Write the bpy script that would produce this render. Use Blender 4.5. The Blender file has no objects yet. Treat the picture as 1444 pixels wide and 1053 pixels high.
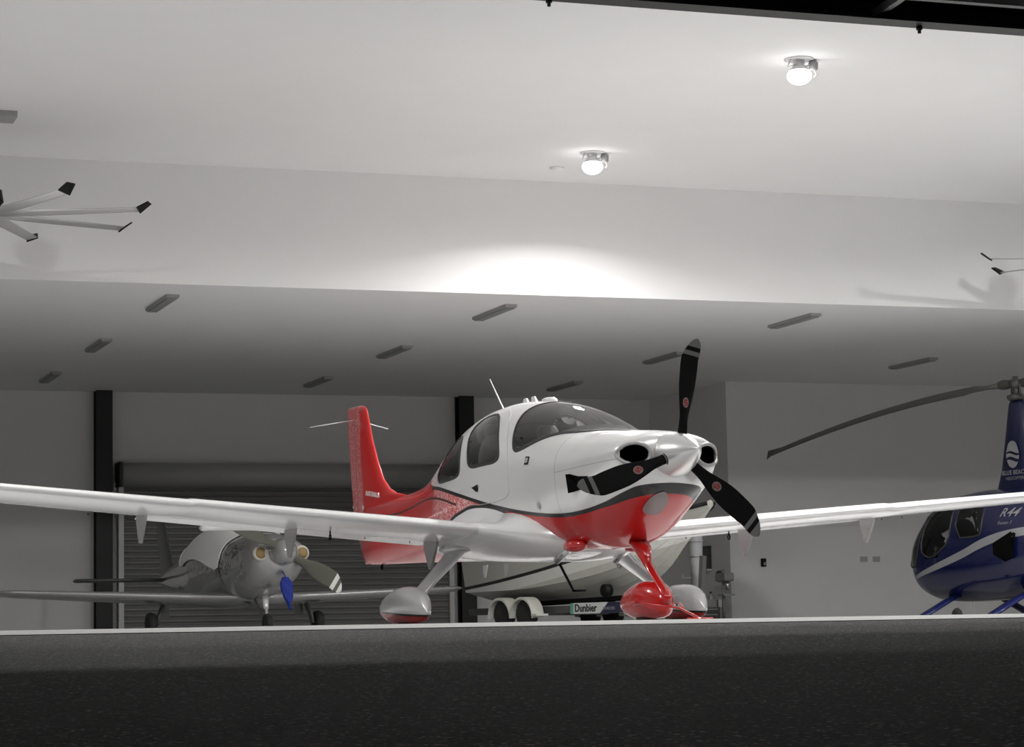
import bpy, bmesh, math, random
from mathutils import Vector, Matrix, Euler
random.seed(7)
SC = bpy.context.scene
COL = SC.collection
PI = math.pi
# ------------------------------------------------------------------ helpers
def vecs(pts): return [tuple(p) for p in pts]
class MB:
    """collects shapes and links them as ONE mesh object"""
    def __init__(s): s.v = []; s.f = []; s.sm = []
    def add(s, v, f, smooth=True):
        o = len(s.v); s.v += vecs(v); s.f += [[i + o for i in q] for q in f]; s.sm += [smooth] * len(f); return s
    def box(s, c, d, rot=None, smooth=False):
        M = (rot.to_matrix() if rot is not None else Matrix.Identity(3))
        v = [Vector(c) + M @ Vector((x * d[0] / 2, y * d[1] / 2, z * d[2] / 2)) for x in (-1, 1) for y in (-1, 1) for z in (-1, 1)]
        f = [(0, 1, 3, 2), (4, 6, 7, 5), (0, 4, 5, 1), (2, 3, 7, 6), (0, 2, 6, 4), (1, 5, 7, 3)]
        return s.add(v, f, smooth)
    def bar(s, a, b, w, h, up=(0, 0, 1)):
        a = Vector(a); b = Vector(b); d = (b - a); L = d.length; d.normalize()
        u = Vector(up); x = d.cross(u)
        if x.length < 1e-4: x = d.cross(Vector((1, 0, 0)))
        x.normalize(); y = x.cross(d)
        v = [p + x * (i * w / 2) + y * (j * h / 2) for p in (a, b) for i, j in ((-1, -1), (1, -1), (1, 1), (-1, 1))]
        return s.add(v, [(3, 2, 1, 0), (4, 5, 6, 7), (0, 1, 5, 4), (1, 2, 6, 5), (2, 3, 7, 6), (3, 0, 4, 7)], False)
    def loft(s, rings, cap=True, closed=True, smooth=True):
        n = len(rings[0]); v = [p for r in rings for p in r]; f = []
        for i in range(len(rings) - 1):
            for j in range(n if closed else n - 1):
                k = (j + 1) % n
                f.append((i * n + j, i * n + k, (i + 1) * n + k, (i + 1) * n + j))
        if cap:
            f.append(tuple(range(n))[::-1]); f.append(tuple((len(rings) - 1) * n + j for j in range(n)))
        return s.add(v, f, smooth)
    def tube(s, pts, r, n=10, cap=True, smooth=True):
        pts = [Vector(p) for p in pts]; rings = []
        rr = r if isinstance(r, (list, tuple)) else [r] * len(pts)
        prev = None
        for i, p in enumerate(pts):
            d = (pts[min(i + 1, len(pts) - 1)] - pts[max(i - 1, 0)]).normalized()
            if prev is None:
                a = d.cross(Vector((0, 0, 1)))
                if a.length < .05: a = d.cross(Vector((1, 0, 0)))
            else: a = prev - d * prev.dot(d)
            a.normalize(); b = d.cross(a); prev = a
            rings.append([p + (a * math.cos(2 * PI * k / n) + b * math.sin(2 * PI * k / n)) * rr[i] for k in range(n)])
        return s.loft(rings, cap, True, smooth)
    def ring(s, pts, r, n=8):
        pts = [Vector(p) for p in pts]; m = len(pts); rings = []
        c = sum(pts, Vector()) / m
        for i, p in enumerate(pts):
            d = (pts[(i + 1) % m] - pts[i - 1]).normalized()
            a = (p - c); a = (a - d * a.dot(d)).normalized(); b = d.cross(a)
            rings.append([p + (a * math.cos(2 * PI * k / n) + b * math.sin(2 * PI * k / n)) * r for k in range(n)])
        rings.append(rings[0])
        return s.loft(rings, False)
    def lathe(s, prof, n=32, M=None, cap=True):
        """prof: (radius, height) about local z; M places it"""
        M = M or Matrix.Identity(4)
        rings = [[M @ Vector((r * math.cos(2 * PI * k / n), r * math.sin(2 * PI * k / n), h)) for k in range(n)] for r, h in prof]
        return s.loft(rings, cap)
    def ellipsoid(s, c, d, n=24, m=14, p=1.0):
        rings = []
        for i in range(m + 1):
            a = -PI / 2 + PI * i / m; z = math.sin(a); r = max(math.cos(a), 1e-3) ** p
            rings.append([(c[0] + d[0] * r * math.cos(2 * PI * k / n), c[1] + d[1] * r * math.sin(2 * PI * k / n), c[2] + d[2] * z) for k in range(n)])
        return s.loft(rings)
    def build(s, name, mat, parent=None, bevel=0, fix=True):
        me = bpy.data.meshes.new(name); me.from_pydata(s.v, [], s.f)
        me.polygons.foreach_set('use_smooth', s.sm); me.update()
        if fix:
            bm = bmesh.new(); bm.from_mesh(me)
            bmesh.ops.remove_doubles(bm, verts=bm.verts, dist=1e-5)
            bmesh.ops.recalc_face_normals(bm, faces=bm.faces); bm.to_mesh(me); bm.free()
        me.materials.append(mat)
        o = bpy.data.objects.new(name, me); COL.objects.link(o)
        if parent is not None: o.parent = parent
        if bevel:
            b = o.modifiers.new('bevel', 'BEVEL'); b.width = bevel; b.segments = 2; b.limit_method = 'ANGLE'; b.angle_limit = .6
        return o
def tag(o, label=None, cat=None, group=None, kind=None):
    if label: o['label'] = label
    if cat: o['category'] = cat
    if group: o['group'] = group
    if kind: o['kind'] = kind
    return o
def empty(name, loc, rz=0, label=None, cat=None, group=None):
    o = bpy.data.objects.new(name, None); COL.objects.link(o); o.location = loc; o.rotation_euler = (0, 0, rz)
    o.empty_display_size = .3
    return tag(o, label, cat, group)
def copy_tree(o, parent=None):
    c = o.copy(); COL.objects.link(c)
    if parent is not None: c.parent = parent
    for ch in list(o.children): copy_tree(ch, c)
    return c
def text_mb(mb, txt, M, size, depth=.003, spacing=1.0, shear=0.0, bold=False):
    cu = bpy.data.curves.new('t', 'FONT'); cu.body = txt; cu.size = size; cu.extrude = depth; cu.space_character = spacing
    cu.align_x = 'CENTER'; cu.align_y = 'CENTER'; cu.shear = shear; cu.resolution_u = 3
    if bold: cu.offset = size * .018
    ob = bpy.data.objects.new('t', cu); COL.objects.link(ob)
    dg = bpy.context.evaluated_depsgraph_get(); me = bpy.data.meshes.new_from_object(ob.evaluated_get(dg))
    mb.add([M @ v.co for v in me.vertices], [tuple(p.vertices) for p in me.polygons], False)
    bpy.data.objects.remove(ob); bpy.data.meshes.remove(me); bpy.data.curves.remove(cu)
# ------------------------------------------------------------------ materials
def mat(name, col, rough=.5, metal=0., coat=0., emit=None, es=0., noise=0., nscale=8., bump=0., bscale=60., alpha=1., spec=.5):
    m = bpy.data.materials.new(name); m.use_nodes = True; nt = m.node_tree; b = nt.nodes['Principled BSDF']
    b.inputs['Base Color'].default_value = (*col, 1); b.inputs['Roughness'].default_value = rough
    b.inputs['Metallic'].default_value = metal; b.inputs['Coat Weight'].default_value = coat; b.inputs['Coat Roughness'].default_value = .05
    b.inputs['Specular IOR Level'].default_value = spec
    if emit: b.inputs['Emission Color'].default_value = (*emit, 1); b.inputs['Emission Strength'].default_value = es
    tc = nt.nodes.new('ShaderNodeTexCoord')
    if noise:
        n = nt.nodes.new('ShaderNodeTexNoise'); n.inputs['Scale'].default_value = nscale; n.inputs['Detail'].default_value = 6
        nt.links.new(tc.outputs['Object'], n.inputs['Vector'])
        mx = nt.nodes.new('ShaderNodeMix'); mx.data_type = 'RGBA'
        mx.inputs[6].default_value = (*[c * (1 - noise) for c in col], 1); mx.inputs[7].default_value = (*[min(1, c * (1 + noise)) for c in col], 1)
        nt.links.new(n.outputs['Fac'], mx.inputs[0]); nt.links.new(mx.outputs[2], b.inputs['Base Color'])
    if bump:
        n = nt.nodes.new('ShaderNodeTexNoise'); n.inputs['Scale'].default_value = bscale; n.inputs['Detail'].default_value = 4
        nt.links.new(tc.outputs['Object'], n.inputs['Vector'])
        bp = nt.nodes.new('ShaderNodeBump'); bp.inputs['Strength'].default_value = bump; bp.inputs['Distance'].default_value = .01
        nt.links.new(n.outputs['Fac'], bp.inputs['Height']); nt.links.new(bp.outputs['Normal'], b.inputs['Normal'])
    return m
class NT:
    """small node-building helper"""
    def __init__(s, m): s.nt = m.node_tree; s.n = s.nt.nodes; s.l = s.nt.links
    def _in(s, sock, v):
        if isinstance(v, (int, float)): sock.default_value = v
        else: s.l.new(v, sock)
    def math(s, op, a, b=0., c=0., clamp=False):
        n = s.n.new('ShaderNodeMath'); n.operation = op; n.use_clamp = clamp
        s._in(n.inputs[0], a); s._in(n.inputs[1], b); s._in(n.inputs[2], c); return n.outputs[0]
    def less(s, a, b, soft=.003):      # 1 where a<b
        return s.math('MULTIPLY_ADD', s.math('SUBTRACT', b, a), 1 / soft, .5, True)
    def band(s, a, lo, hi, soft=.003):
        return s.math('MULTIPLY', s.less(lo, a, soft), s.less(a, hi, soft))
    def curve(s, x, pts, x0, x1, y0, y1):
        n = s.n.new('ShaderNodeFloatCurve'); c = n.mapping.curves[0]
        P = [((a - x0) / (x1 - x0), (b - y0) / (y1 - y0)) for a, b in pts]
        c.points[0].location = P[0]; c.points[1].location = P[-1]
        for p in P[1:-1]: c.points.new(*p)
        n.mapping.update()
        s.l.new(s.math('DIVIDE', s.math('SUBTRACT', x, x0), x1 - x0), n.inputs['Value'])
        return s.math('MULTIPLY_ADD', n.outputs[0], y1 - y0, y0)
    def mixc(s, f, a, b):
        n = s.n.new('ShaderNodeMix'); n.data_type = 'RGBA'; s._in(n.inputs[0], f)
        for k, v in ((6, a), (7, b)):
            if isinstance(v, tuple): n.inputs[k].default_value = (*v, 1)
            else: s.l.new(v, n.inputs[k])
        return n.outputs[2]
    def mixf(s, f, a, b): return s.math('ADD', s.math('MULTIPLY', f, b), s.math('MULTIPLY', s.math('SUBTRACT', 1., f), a))
    def xyz(s):
        t = s.n.new('ShaderNodeTexCoord'); x = s.n.new('ShaderNodeSeparateXYZ'); s.l.new(t.outputs['Object'], x.inputs[0])
        return x.outputs[0], x.outputs[1], x.outputs[2], t.outputs['Object']
    def noise(s, vec, scale, detail=3., dist=0.):
        n = s.n.new('ShaderNodeTexNoise'); s.l.new(vec, n.inputs['Vector']); n.inputs['Scale'].default_value = scale
        n.inputs['Detail'].default_value = detail; n.inputs['Distortion'].default_value = dist; return n.outputs['Fac']

# s, ztop, zbot, halfwidth, zc, ntop, nbot
ST=[(.02,1.57,1.29,.19,1.43,2.,2.),
(.035,1.592,1.245,.31,1.435,2.3,2.),
(.07,1.615,1.185,.42,1.44,2.4,2.1),
(.13,1.637,1.10,.475,1.44,2.4,2.2),
(.24,1.657,1.01,.505,1.43,2.3,2.2),
(.45,1.68,.865,.535,1.41,2.3,2.2),
(.75,1.70,.715,.56,1.38,2.4,2.3),
(.95,1.715,.675,.575,1.36,2.4,2.3),
(1.12,1.755,.685,.585,1.35,2.35,2.3),
(1.35,1.855,.675,.60,1.34,2.2,2.4),
(1.65,1.965,.67,.615,1.34,2.2,2.4),
(2.0,2.055,.66,.63,1.33,2.2,2.4),
(2.4,2.115,.65,.635,1.33,2.2,2.4),
(2.8,2.14,.65,.63,1.32,2.2,2.4),
(3.2,2.12,.65,.605,1.31,2.2,2.4),
(3.6,2.05,.65,.565,1.29,2.2,2.4),
(4.0,1.925,.66,.50,1.24,2.2,2.3),
(4.4,1.76,.67,.42,1.18,2.2,2.2),
(4.8,1.60,.68,.345,1.13,2.2,2.2),
(5.2,1.50,.69,.285,1.10,2.2,2.2),
(5.6,1.455,.70,.24,1.08,2.1,2.1),
(6.2,1.42,.71,.18,1.06,2.,2.),
(6.9,1.38,.725,.11,1.04,2.,2.),
(7.45,1.33,.77,.05,1.03,2.,2.)]
def pchip(xs,ys,x):
    n=len(xs)
    if x<=xs[0]: return ys[0]
    if x>=xs[-1]: return ys[-1]
    i=0
    while xs[i+1]<x: i+=1
    h=[xs[k+1]-xs[k] for k in range(n-1)];d=[(ys[k+1]-ys[k])/h[k] for k in range(n-1)]
    def m(k):
        if k==0: return d[0]
        if k==n-1: return d[-1]
        if d[k-1]*d[k]<=0: return 0.
        w1=2*h[k]+h[k-1];w2=h[k]+2*h[k-1]
        return (w1+w2)/(w1/d[k-1]+w2/d[k])
    t=(x-xs[i])/h[i];a,b=m(i),m(i+1)
    return (1+2*t)*(1-t)**2*ys[i]+t*(1-t)**2*h[i]*a+t*t*(3-2*t)*ys[i+1]+t*t*(t-1)*h[i]*b
_c={}
def par(s):
    k=round(s,5)
    if k not in _c:
        xs=[r[0] for r in ST]
        _c[k]=[pchip(xs,[r[j] for r in ST],s) for j in range(1,7)]
    return _c[k]
def surf(s,t):
    """t=0 at +y side, pi/2 top, -pi/2 bottom"""
    zt,zb,hw,zc,nt,nb=par(s)
    c,sn=math.cos(t),math.sin(t)
    n=nt if sn>=0 else nb
    y=hw*math.copysign(abs(c)**(2/n),c)
    z=zc+(zt-zc if sn>=0 else zc-zb)*math.copysign(abs(sn)**(2/n),sn)
    return (s,y,z)
# ------------------------------------------------------------------ main aircraft (x aft of propeller disc, y to its right wing, z up)
AC = (8.2854, 19.1493, 0.); AC_RZ = PI / 2 + .0952
def ccurve(P, s): return pchip([p[0] for p in P], [p[1] for p in P], s)
WSH = [(1.0, PI / 2), (1.02, 1.36), (1.11, 1.047), (1.387, .698), (1.653, .454), (1.85, .345), (1.97, .335), (2.06, .5), (2.17, .8), (2.22, 1.05), (2.19, 1.3), (2.15, PI / 2)]
WSH = WSH + [(s, PI - t) for s, t in WSH[-2:0:-1]]
W1 = [(2.95, .192), (3.06, .384), (3.20, .66), (3.22, .88), (3.05, 1.02), (2.74, 1.0), (2.52, .75), (2.33, .45), (2.24, .27), (2.34, .205), (2.6, .2)]
W2 = [(3.95, .25), (4.06, .42), (3.95, .6), (3.72, .78), (3.52, .84), (3.37, .62), (3.24, .33), (3.19, .17), (3.34, .135), (3.6, .15), (3.85, .19)]
def chaikin(P, k=2):
    for _ in range(k):
        Q = []
        for i in range(len(P)):
            a, b = P[i], P[(i + 1) % len(P)]
            Q += [tuple(a[j] * .75 + b[j] * .25 for j in range(len(a))), tuple(a[j] * .25 + b[j] * .75 for j in range(len(a)))]
        P = Q
    return P
def mir(P): return [(s, PI - t) for s, t in P]
def inpoly(x, y, P):
    c = False
    for i in range(len(P)):
        (x1, y1), (x2, y2) = P[i], P[i - 1]
        if (y1 > y) != (y2 > y) and x < (x2 - x1) * (y - y1) / (y2 - y1) + x1: c = not c
    return c
def snorm(s, t, S=None):
    S = S or surf
    a = Vector(S(s + .004, t)) - Vector(S(s - .004, t)); b = Vector(S(s, t + .004)) - Vector(S(s, t - .004))
    n = b.cross(a)
    if n.length < 1e-12: return Vector((0, 0, 1))
    n.normalize(); p = Vector(S(s, t))
    return n if n.dot(p - Vector((p.x, 0, 1.3))) > 0 else -n
def off(s, t, d, S=None): return Vector((S or surf)(s, t)) + snorm(s, t, S) * d
def patch(mb, P, d, r0=0., r1=1., K=8, S=None):
    """skin patch between scale r0 and r1 of polygon P (in surface parameters) lifted by d"""
    c = (sum(p[0] for p in P) / len(P), sum(p[1] for p in P) / len(P)); v = []; f = []; n = len(P)
    for k in range(K + 1):
        r = max(r0 + (r1 - r0) * k / K, .002)
        v += [off(c[0] + (p[0] - c[0]) * r, c[1] + (p[1] - c[1]) * r, d, S) for p in P]
    for k in range(K):
        for j in range(n):
            q = (j + 1) % n; f.append((k * n + j, k * n + q, (k + 1) * n + q, (k + 1) * n + j))
    mb.add(v, f); return mb
def inset(P, d):
    """polygon moved inwards by d metres on the skin (parameters)"""
    n = len(P); out = []
    Q = [Vector(surf(*p)) for p in P]; c = sum(Q, Vector()) / n
    cp_ = (sum(p[0] for p in P) / n, sum(p[1] for p in P) / n)
    for i, p in enumerate(P):
        r, ds, dt = 1 - d / max((Q[i] - c).length, .05), 0, 0
        out.append((cp_[0] + (p[0] - cp_[0]) * r, cp_[1] + (p[1] - cp_[1]) * r))
    return out
def s_front(y, z):
    lo, hi = .02, 1.2
    def ins(s):
        zt, zb, hw, zc, nt, nb = par(round(s, 5)); n = nt if z > zc else nb; h = zt - zc if z > zc else zc - zb
        return (abs(y) / hw) ** n + (abs(z - zc) / h) ** n < 1
    for _ in range(30):
        m = (lo + hi) / 2
        if ins(m): hi = m
        else: lo = m
    return hi
# ---- paints
def paint_nodes(m, red_only=False, fin=False):
    N = NT(m); b = N.n['Principled BSDF']; X, Y, Z, V = N.xyz()
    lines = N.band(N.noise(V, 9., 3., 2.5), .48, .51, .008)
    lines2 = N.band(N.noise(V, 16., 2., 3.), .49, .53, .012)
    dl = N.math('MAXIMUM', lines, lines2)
    red = (.50, .009, .009); dk = (.012, .012, .013)
    if fin:
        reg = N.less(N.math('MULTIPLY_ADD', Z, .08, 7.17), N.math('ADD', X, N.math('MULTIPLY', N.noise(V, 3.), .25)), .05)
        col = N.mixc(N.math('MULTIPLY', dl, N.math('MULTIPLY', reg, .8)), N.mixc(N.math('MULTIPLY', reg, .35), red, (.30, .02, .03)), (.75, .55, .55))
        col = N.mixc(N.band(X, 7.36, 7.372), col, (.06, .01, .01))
        N.l.new(col, b.inputs['Base Color']); return
    A = [(-.05, 1.225), (.02, 1.214), (.09, 1.185), (.24, 1.128), (.52, 1.045), (.82, 1.0), (1.17, .99), (1.52, 1.014), (1.845, 1.052), (2.32, 1.125), (3.13, 1.272), (3.83, 1.385), (4.4, 1.455), (4.6, 1.56), (4.8, 1.85), (5.0, 2.3), (7.7, 2.5)]
    zA = N.curve(X, A, -.05, 7.7, 0, 2.6)
    B = [(1.30, .3), (1.46, .60), (1.52, .738), (1.565, .786), (1.79, .889), (2.07, 1.0), (2.30, 1.07), (2.54, 1.108), (2.76, 1.122), (2.98, 1.118), (3.2, 1.09), (3.4, 1.06), (3.7, .98), (4.0, .86), (4.3, .7), (4.5, .4)]
    zB = N.curve(X, B, 1.3, 4.5, 0, 1.3)
    L2 = [(3.2, 1.17), (3.35, 1.191), (3.77, 1.26), (4.31, 1.30), (4.8, 1.29), (5.17, 1.262), (5.7, 1.225), (6.3, 1.22), (7.5, 1.2)]
    z2 = N.curve(X, L2, 3.2, 7.5, 0, 1.5)
    w = N.math('MULTIPLY_ADD', N.less(X, .3, .5), .035, .035)
    col = N.mixc(N.less(Z, zA), (.80, .80, .80), dk)
    redm = N.less(Z, N.math('SUBTRACT', zA, w))
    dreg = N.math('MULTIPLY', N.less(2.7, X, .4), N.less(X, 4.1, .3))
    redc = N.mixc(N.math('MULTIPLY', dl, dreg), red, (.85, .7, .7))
    redc = N.mixc(N.math('MULTIPLY', N.band(N.math('SUBTRACT', Z, z2), -.012, .012), N.band(X, 3.3, 7.0)), redc, (.05, .008, .008))
    col = N.mixc(redm, col, redc)
    inB = N.band(X, 1.36, 4.4)
    col = N.mixc(N.math('MULTIPLY', inB, N.less(Z, N.math('ADD', zB, .03))), col, dk)
    col = N.mixc(N.math('MULTIPLY', inB, N.less(Z, zB)), col, (.72, .72, .73))
    seams = N.math('MAXIMUM', N.band(X, 1.145, 1.151), N.math('MULTIPLY', N.less(X, 1.15), N.band(N.math('MULTIPLY_ADD', X, .05, Z), 1.405, 1.41)))
    col = N.mixc(N.math('MULTIPLY', seams, .55), col, (.1, .1, .1))
    geo = N.n.new('ShaderNodeNewGeometry')
    col = N.mixc(geo.outputs['Backfacing'], col, (.10, .10, .105))
    N.l.new(col, b.inputs['Base Color'])
    N._in(b.inputs['Metallic'], N.math('MULTIPLY', N.math('SUBTRACT', 1., redm), .35))
PM = {}
PM['paint'] = mat('fuselage_paint', (.8, .8, .8), .27, coat=.6); paint_nodes(PM['paint'])
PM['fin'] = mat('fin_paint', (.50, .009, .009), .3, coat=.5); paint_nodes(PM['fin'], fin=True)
PM['white'] = mat('gloss_white_paint', (.78, .78, .78), .27, metal=.2, coat=.5)
PM['silver'] = mat('silver_paint', (.62, .62, .63), .30, metal=.55, coat=.4)
PM['red'] = mat('gloss_red_paint', (.50, .009, .009), .2, coat=.8)
PM['black'] = mat('satin_black', (.006, .006, .006), .5, spec=.2)
PM['rubber'] = mat('tyre_rubber', (.02, .02, .02), .8)
PM['seal'] = mat('window_seal', (.02, .02, .02), .5)
PM['chrome'] = mat('polished_metal', (.75, .75, .76), .18, metal=1.)
PM['spin'] = mat('spinner_satin', (.74, .74, .74), .3, metal=.6, coat=.3)
PM['dark'] = mat('dark_void', (.003, .003, .003), .8, spec=.05)
PM['grey'] = mat('bracket_grey', (.42, .42, .42), .45, metal=.3)
PM['lens'] = mat('light_lens', (.26, .22, .22), .3)
PM['seat'] = mat('seat_leather', (.55, .54, .52), .6)
PM['cloth'] = mat('glareshield_cloth', (.72, .72, .68), .7)
def glass_mat(name, tint=.32):
    m = bpy.data.materials.new(name); m.use_nodes = True; N = NT(m); N.n.remove(N.n['Principled BSDF']); out = N.n['Material Output']
    t = N.n.new('ShaderNodeBsdfTransparent'); t.inputs[0].default_value = (tint, tint, tint * 1.01, 1)
    g = N.n.new('ShaderNodeBsdfGlossy'); g.inputs['Roughness'].default_value = .03; g.inputs[0].default_value = (.9, .9, .9, 1)
    fr = N.n.new('ShaderNodeFresnel'); fr.inputs[0].default_value = 1.6
    mx = N.n.new('ShaderNodeMixShader'); N.l.new(N.math('MULTIPLY', fr.outputs[0], 1.0, clamp=True), mx.inputs[0]); N.l.new(t.outputs[0], mx.inputs[1]); N.l.new(g.outputs[0], mx.inputs[2])
    N.l.new(mx.outputs[0], out.inputs[0]); return m
PM['glass'] = glass_mat('tinted_acrylic', .42)
def blade_mat(name, base, stripe, decal=True, b1=(.86, .90), b2=.94):
    m = mat(name, base, .6, spec=.08); N = NT(m); X, Y, Z, V = N.xyz(); b = N.n['Principled BSDF']
    col = N.mixc(N.math('MAXIMUM', N.band(Z, *b1), N.less(b2, Z)), base, stripe)
    if decal:
        r = N.math('SQRT', N.math('ADD', N.math('POWER', N.math('DIVIDE', N.math('SUBTRACT', Z, .44), .045), 2.), N.math('POWER', N.math('DIVIDE', Y, .035), 2.)))
        col = N.mixc(N.less(r, 1., .05), col, (.16, .14, .14))
        col = N.mixc(N.math('MULTIPLY', N.less(r, .78, .05), N.less(N.noise(V, 60.), .55, .05)), col, (.20, .03, .03))
    N.l.new(col, b.inputs['Base Color']); return m
PM['blade'] = blade_mat('propeller_blade_black', (.0025, .0025, .0025), (.10, .10, .10))

def blade_mb(R=1.0, chord=1., root=.10, beta0=.62, beta1=.16, sgn=-1):
    """blade along +z, chord mostly along y"""
    mb = MB(); rings = []
    C = [(0., .075), (.1, .075), (.2, .085), (.3, .115), (.42, .15), (.55, .168), (.7, .165), (.82, .15), (.9, .125), (.96, .085), (.99, .045), (1., .02)]
    for i in range(34):
        q = i / 33; q = q if q < .8 else .8 + (q - .8)
        r = root + (R - root) * q; c = ccurve(C, q) * chord; th = ccurve([(0, .07), (.12, .062), (.3, .028), (.6, .016), (1, .006)], q) * chord
        be = beta0 + (beta1 - beta0) * min(1, q * 1.2); sw = -.05 * max(0, q - .8) / .2
        ring = []
        for k in range(20):
            a = 2 * PI * k / 20; u = math.cos(a) * c / 2 + sw * chord * (1 if q > .8 else 0); w_ = math.sin(a) * th / 2 * (1 - .25 * math.cos(a))
            ring.append((sgn * u * math.sin(be) + w_ * math.cos(be), u * math.cos(be) - sgn * w_ * math.sin(be), r))
        rings.append(ring)
    return mb.loft(rings)
def airfoil(n=18, c0=0., c1=1.):
    """upper / lower (x, profile) 0..1 with max 1 near 0.3"""
    f = lambda x: (.2969 * math.sqrt(max(x, 0)) - .126 * x - .3516 * x * x + .2843 * x ** 3 - .1036 * x ** 4) / .1
    xs = [c0 + (c1 - c0) * (1 - math.cos(PI * i / n)) / 2 for i in range(n + 1)]
    return xs, f
def wing_ring(w, le, te, zn, zt, tu, td, sg, c0=0., c1=1., n=18, drop=0.):
    xs, f = airfoil(n, c0, c1); L = te - le
    up = [(le + L * x, sg * w, zn + (zt - zn) * x + tu * f(x) - drop * (x - c0)) for x in xs]
    lo = [(le + L * x, sg * w, zn + (zt - zn) * x - td * f(x) - drop * (x - c0)) for x in xs]
    return up + lo[::-1]
def wsec(w):
    le = 1.93 + .045 * w; c = 1.41 - .088 * w; T = .081 * (1.41 - .088 * w) / 1.3
    if w > 3.6: le -= .035; c += .035
    return le, le + c, .815 + .083 * w - (.012 if w > 3.6 else 0), .745 + .083 * w, T * 1.05, T * .75
ROOT = [(0, 1.30, 4.3, .70, .70, .40, .10), (.3, 1.38, 4.2, .73, .72, .37, .125), (.48, 1.50, 4.05, .775, .74, .33, .15), (.60, 1.62, 3.9, .81, .76, .25, .155), (.70, 1.73, 3.72, .84, .775, .15, .15), (.82, 1.84, 3.52, .868, .79, .105, .125), (.95, 1.93, 3.36, .888, .805, .092, .09)]
def build_aircraft():
    root = empty('light_aircraft', AC, AC_RZ, 'white and red low wing propeller aeroplane with black stripe, parked nose forward', 'aeroplane')
    # fuselage skin
    ss = [.02, .026, .035, .045, .057, .07, .085, .1, .118, .14, .165, .19, .22]
    while ss[-1] < 4.25: ss.append(ss[-1] + .024)
    while ss[-1] < 7.1: ss.append(ss[-1] + .07)
    NT_ = 168; holes = [inset(chaikin(W1), .03), inset(chaikin(W2), .03), inset(chaikin(WSH), .03)]
    holes += [mir(holes[0]), mir(holes[1])]
    mb = MB(); v = [surf(s, -PI + 2 * PI * j / NT_ - PI / 2 + PI / 2) for s in ss for j in range(NT_)]; f = []
    for i in range(len(ss) - 1):
        for j in range(NT_):
            k = (j + 1) % NT_; sm = (ss[i] + ss[i + 1]) / 2; tm = -PI + 2 * PI * (j + .5) / NT_
            if 0 < tm < PI and .9 < sm < 4.2 and any(inpoly(sm, tm, h) for h in holes): continue
            if sm < .4:
                q = surf(sm, tm)
                if ((abs(q[1]) - .355) / .118) ** 2 + ((q[2] - 1.44) / .082) ** 2 < 1: continue
            f.append((i * NT_ + j, i * NT_ + k, (i + 1) * NT_ + k, (i + 1) * NT_ + j))
    f.append(tuple(range(NT_))[::-1]); f.append(tuple((len(ss) - 1) * NT_ + j for j in range(NT_)))
    mb.add(v, f); fus = mb.build('fuselage', PM['paint'], root, fix=False)
    # make sure normals face outwards
    for nm, P in (('windshield', WSH), ('side_window', W1), ('rear_window', W2), ('side_window', mir(W1)), ('rear_window', mir(W2))):
        P = chaikin(P); g = patch(MB(), P, .003, 0, 1, 14).build(nm, PM['glass'], fus)
        I = inset(P, .028); mb = MB(); n = len(P)
        a = [off(*p, .006) for p in P]; b = [off(*p, .006) for p in I]
        mb.add(a + b, [(j, (j + 1) % n, n + (j + 1) % n, n + j) for j in range(n)]); mb.ring([off(*p, .002) for p in P], .006, 6)
        mb.build('window_seal', PM['seal'], fus)
    # cooling inlets
    for sg in (1, -1):
        rim = []; 
        for k in range(40):
            a = 2 * PI * k / 40; y = .355 + .13 * math.cos(a); z = 1.44 + .092 * math.sin(a); rim.append((s_front(y, z) - .004, sg * y, z))
        mb = MB(); mb.ring(rim, .016, 10); lip = mb.build('air_inlet', PM['grey'], fus)
        mb = MB(); c = Vector((0, sg * .355, 1.44))
        R2 = []
        for d, k_ in ((0.0, 1.), (.06, .96), (.16, .9), (.26, .8)):
            R2.append([(p[0] + d if d == 0 else max(p[0], .10) + d, c.y + (p[1] - c.y) * k_, c.z + (p[2] - c.z) * k_) for p in rim])
        mb.loft(R2, False); mb.add(R2[-1], [tuple(range(40))]); mb.build('inlet_duct', PM['dark'], fus)
    # small fittings on the skin
    def sk(name, P, m, d=.004, sides=(1,), K=3):
        for sg in sides: patch(MB(), P if sg > 0 else mir(P), d, 0, 1, K).build(name, m, fus)
    sk('landing_light', chaikin([(.335, -1.30), (.34, -1.60), (.18, -1.62), (.10, -1.52), (.13, -1.31), (.23, -1.25)]), PM['lens'], .006, K=6)
    sk('vent_panel', [(1.715, .157), (1.64, .157), (1.63, .27), (1.705, .27)], PM['black'], sides=(1, -1))
    sk('vent_panel', [(1.702, .18), (1.655, .18), (1.648, .25), (1.695, .25)], PM['grey'], .006, sides=(1,))
    sk('door_handle', [(2.84, .0), (2.69, .015), (2.69, -.04), (2.73, -.045)], PM['black'], .008, (1, -1))
    sk('fuel_drain_cap', [(1.49 + .03 * math.cos(a), -.332 + .05 * math.sin(a)) for a in [2 * PI * i / 16 for i in range(16)]], PM['grey'], .006, (1, -1))
    # louvred scoop on the cowl side
    mb = MB(); Q = [(.86, -.052), (.845, -.262), (.72, -.27), (.57, -.16), (.74, -.10)]
    patch(mb, Q, .004, 0, 1, 4); mb.add([off(.86, -.05, .003), off(.845, -.262, .003), off(.86, -.262, .05), off(.87, -.05, .05)], [(0, 1, 2, 3)], False)
    mb.add([off(.87, -.05, .05), off(.86, -.262, .05), off(.72, -.27, .004), off(.80, -.12, .03)], [(0, 1, 2, 3)], False)
    mb.build('cowl_louvre', PM['dark'], fus)
    # door outline and antenna hardware
    D = [(2.70, 1.15), (2.45, .95), (2.22, .6), (2.08, .30), (2.03, .1), (2.01, -.1), (2.1, -.17), (2.35, -.2), (2.7, -.2), (2.95, -.17), (3.08, -.1)]
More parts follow.
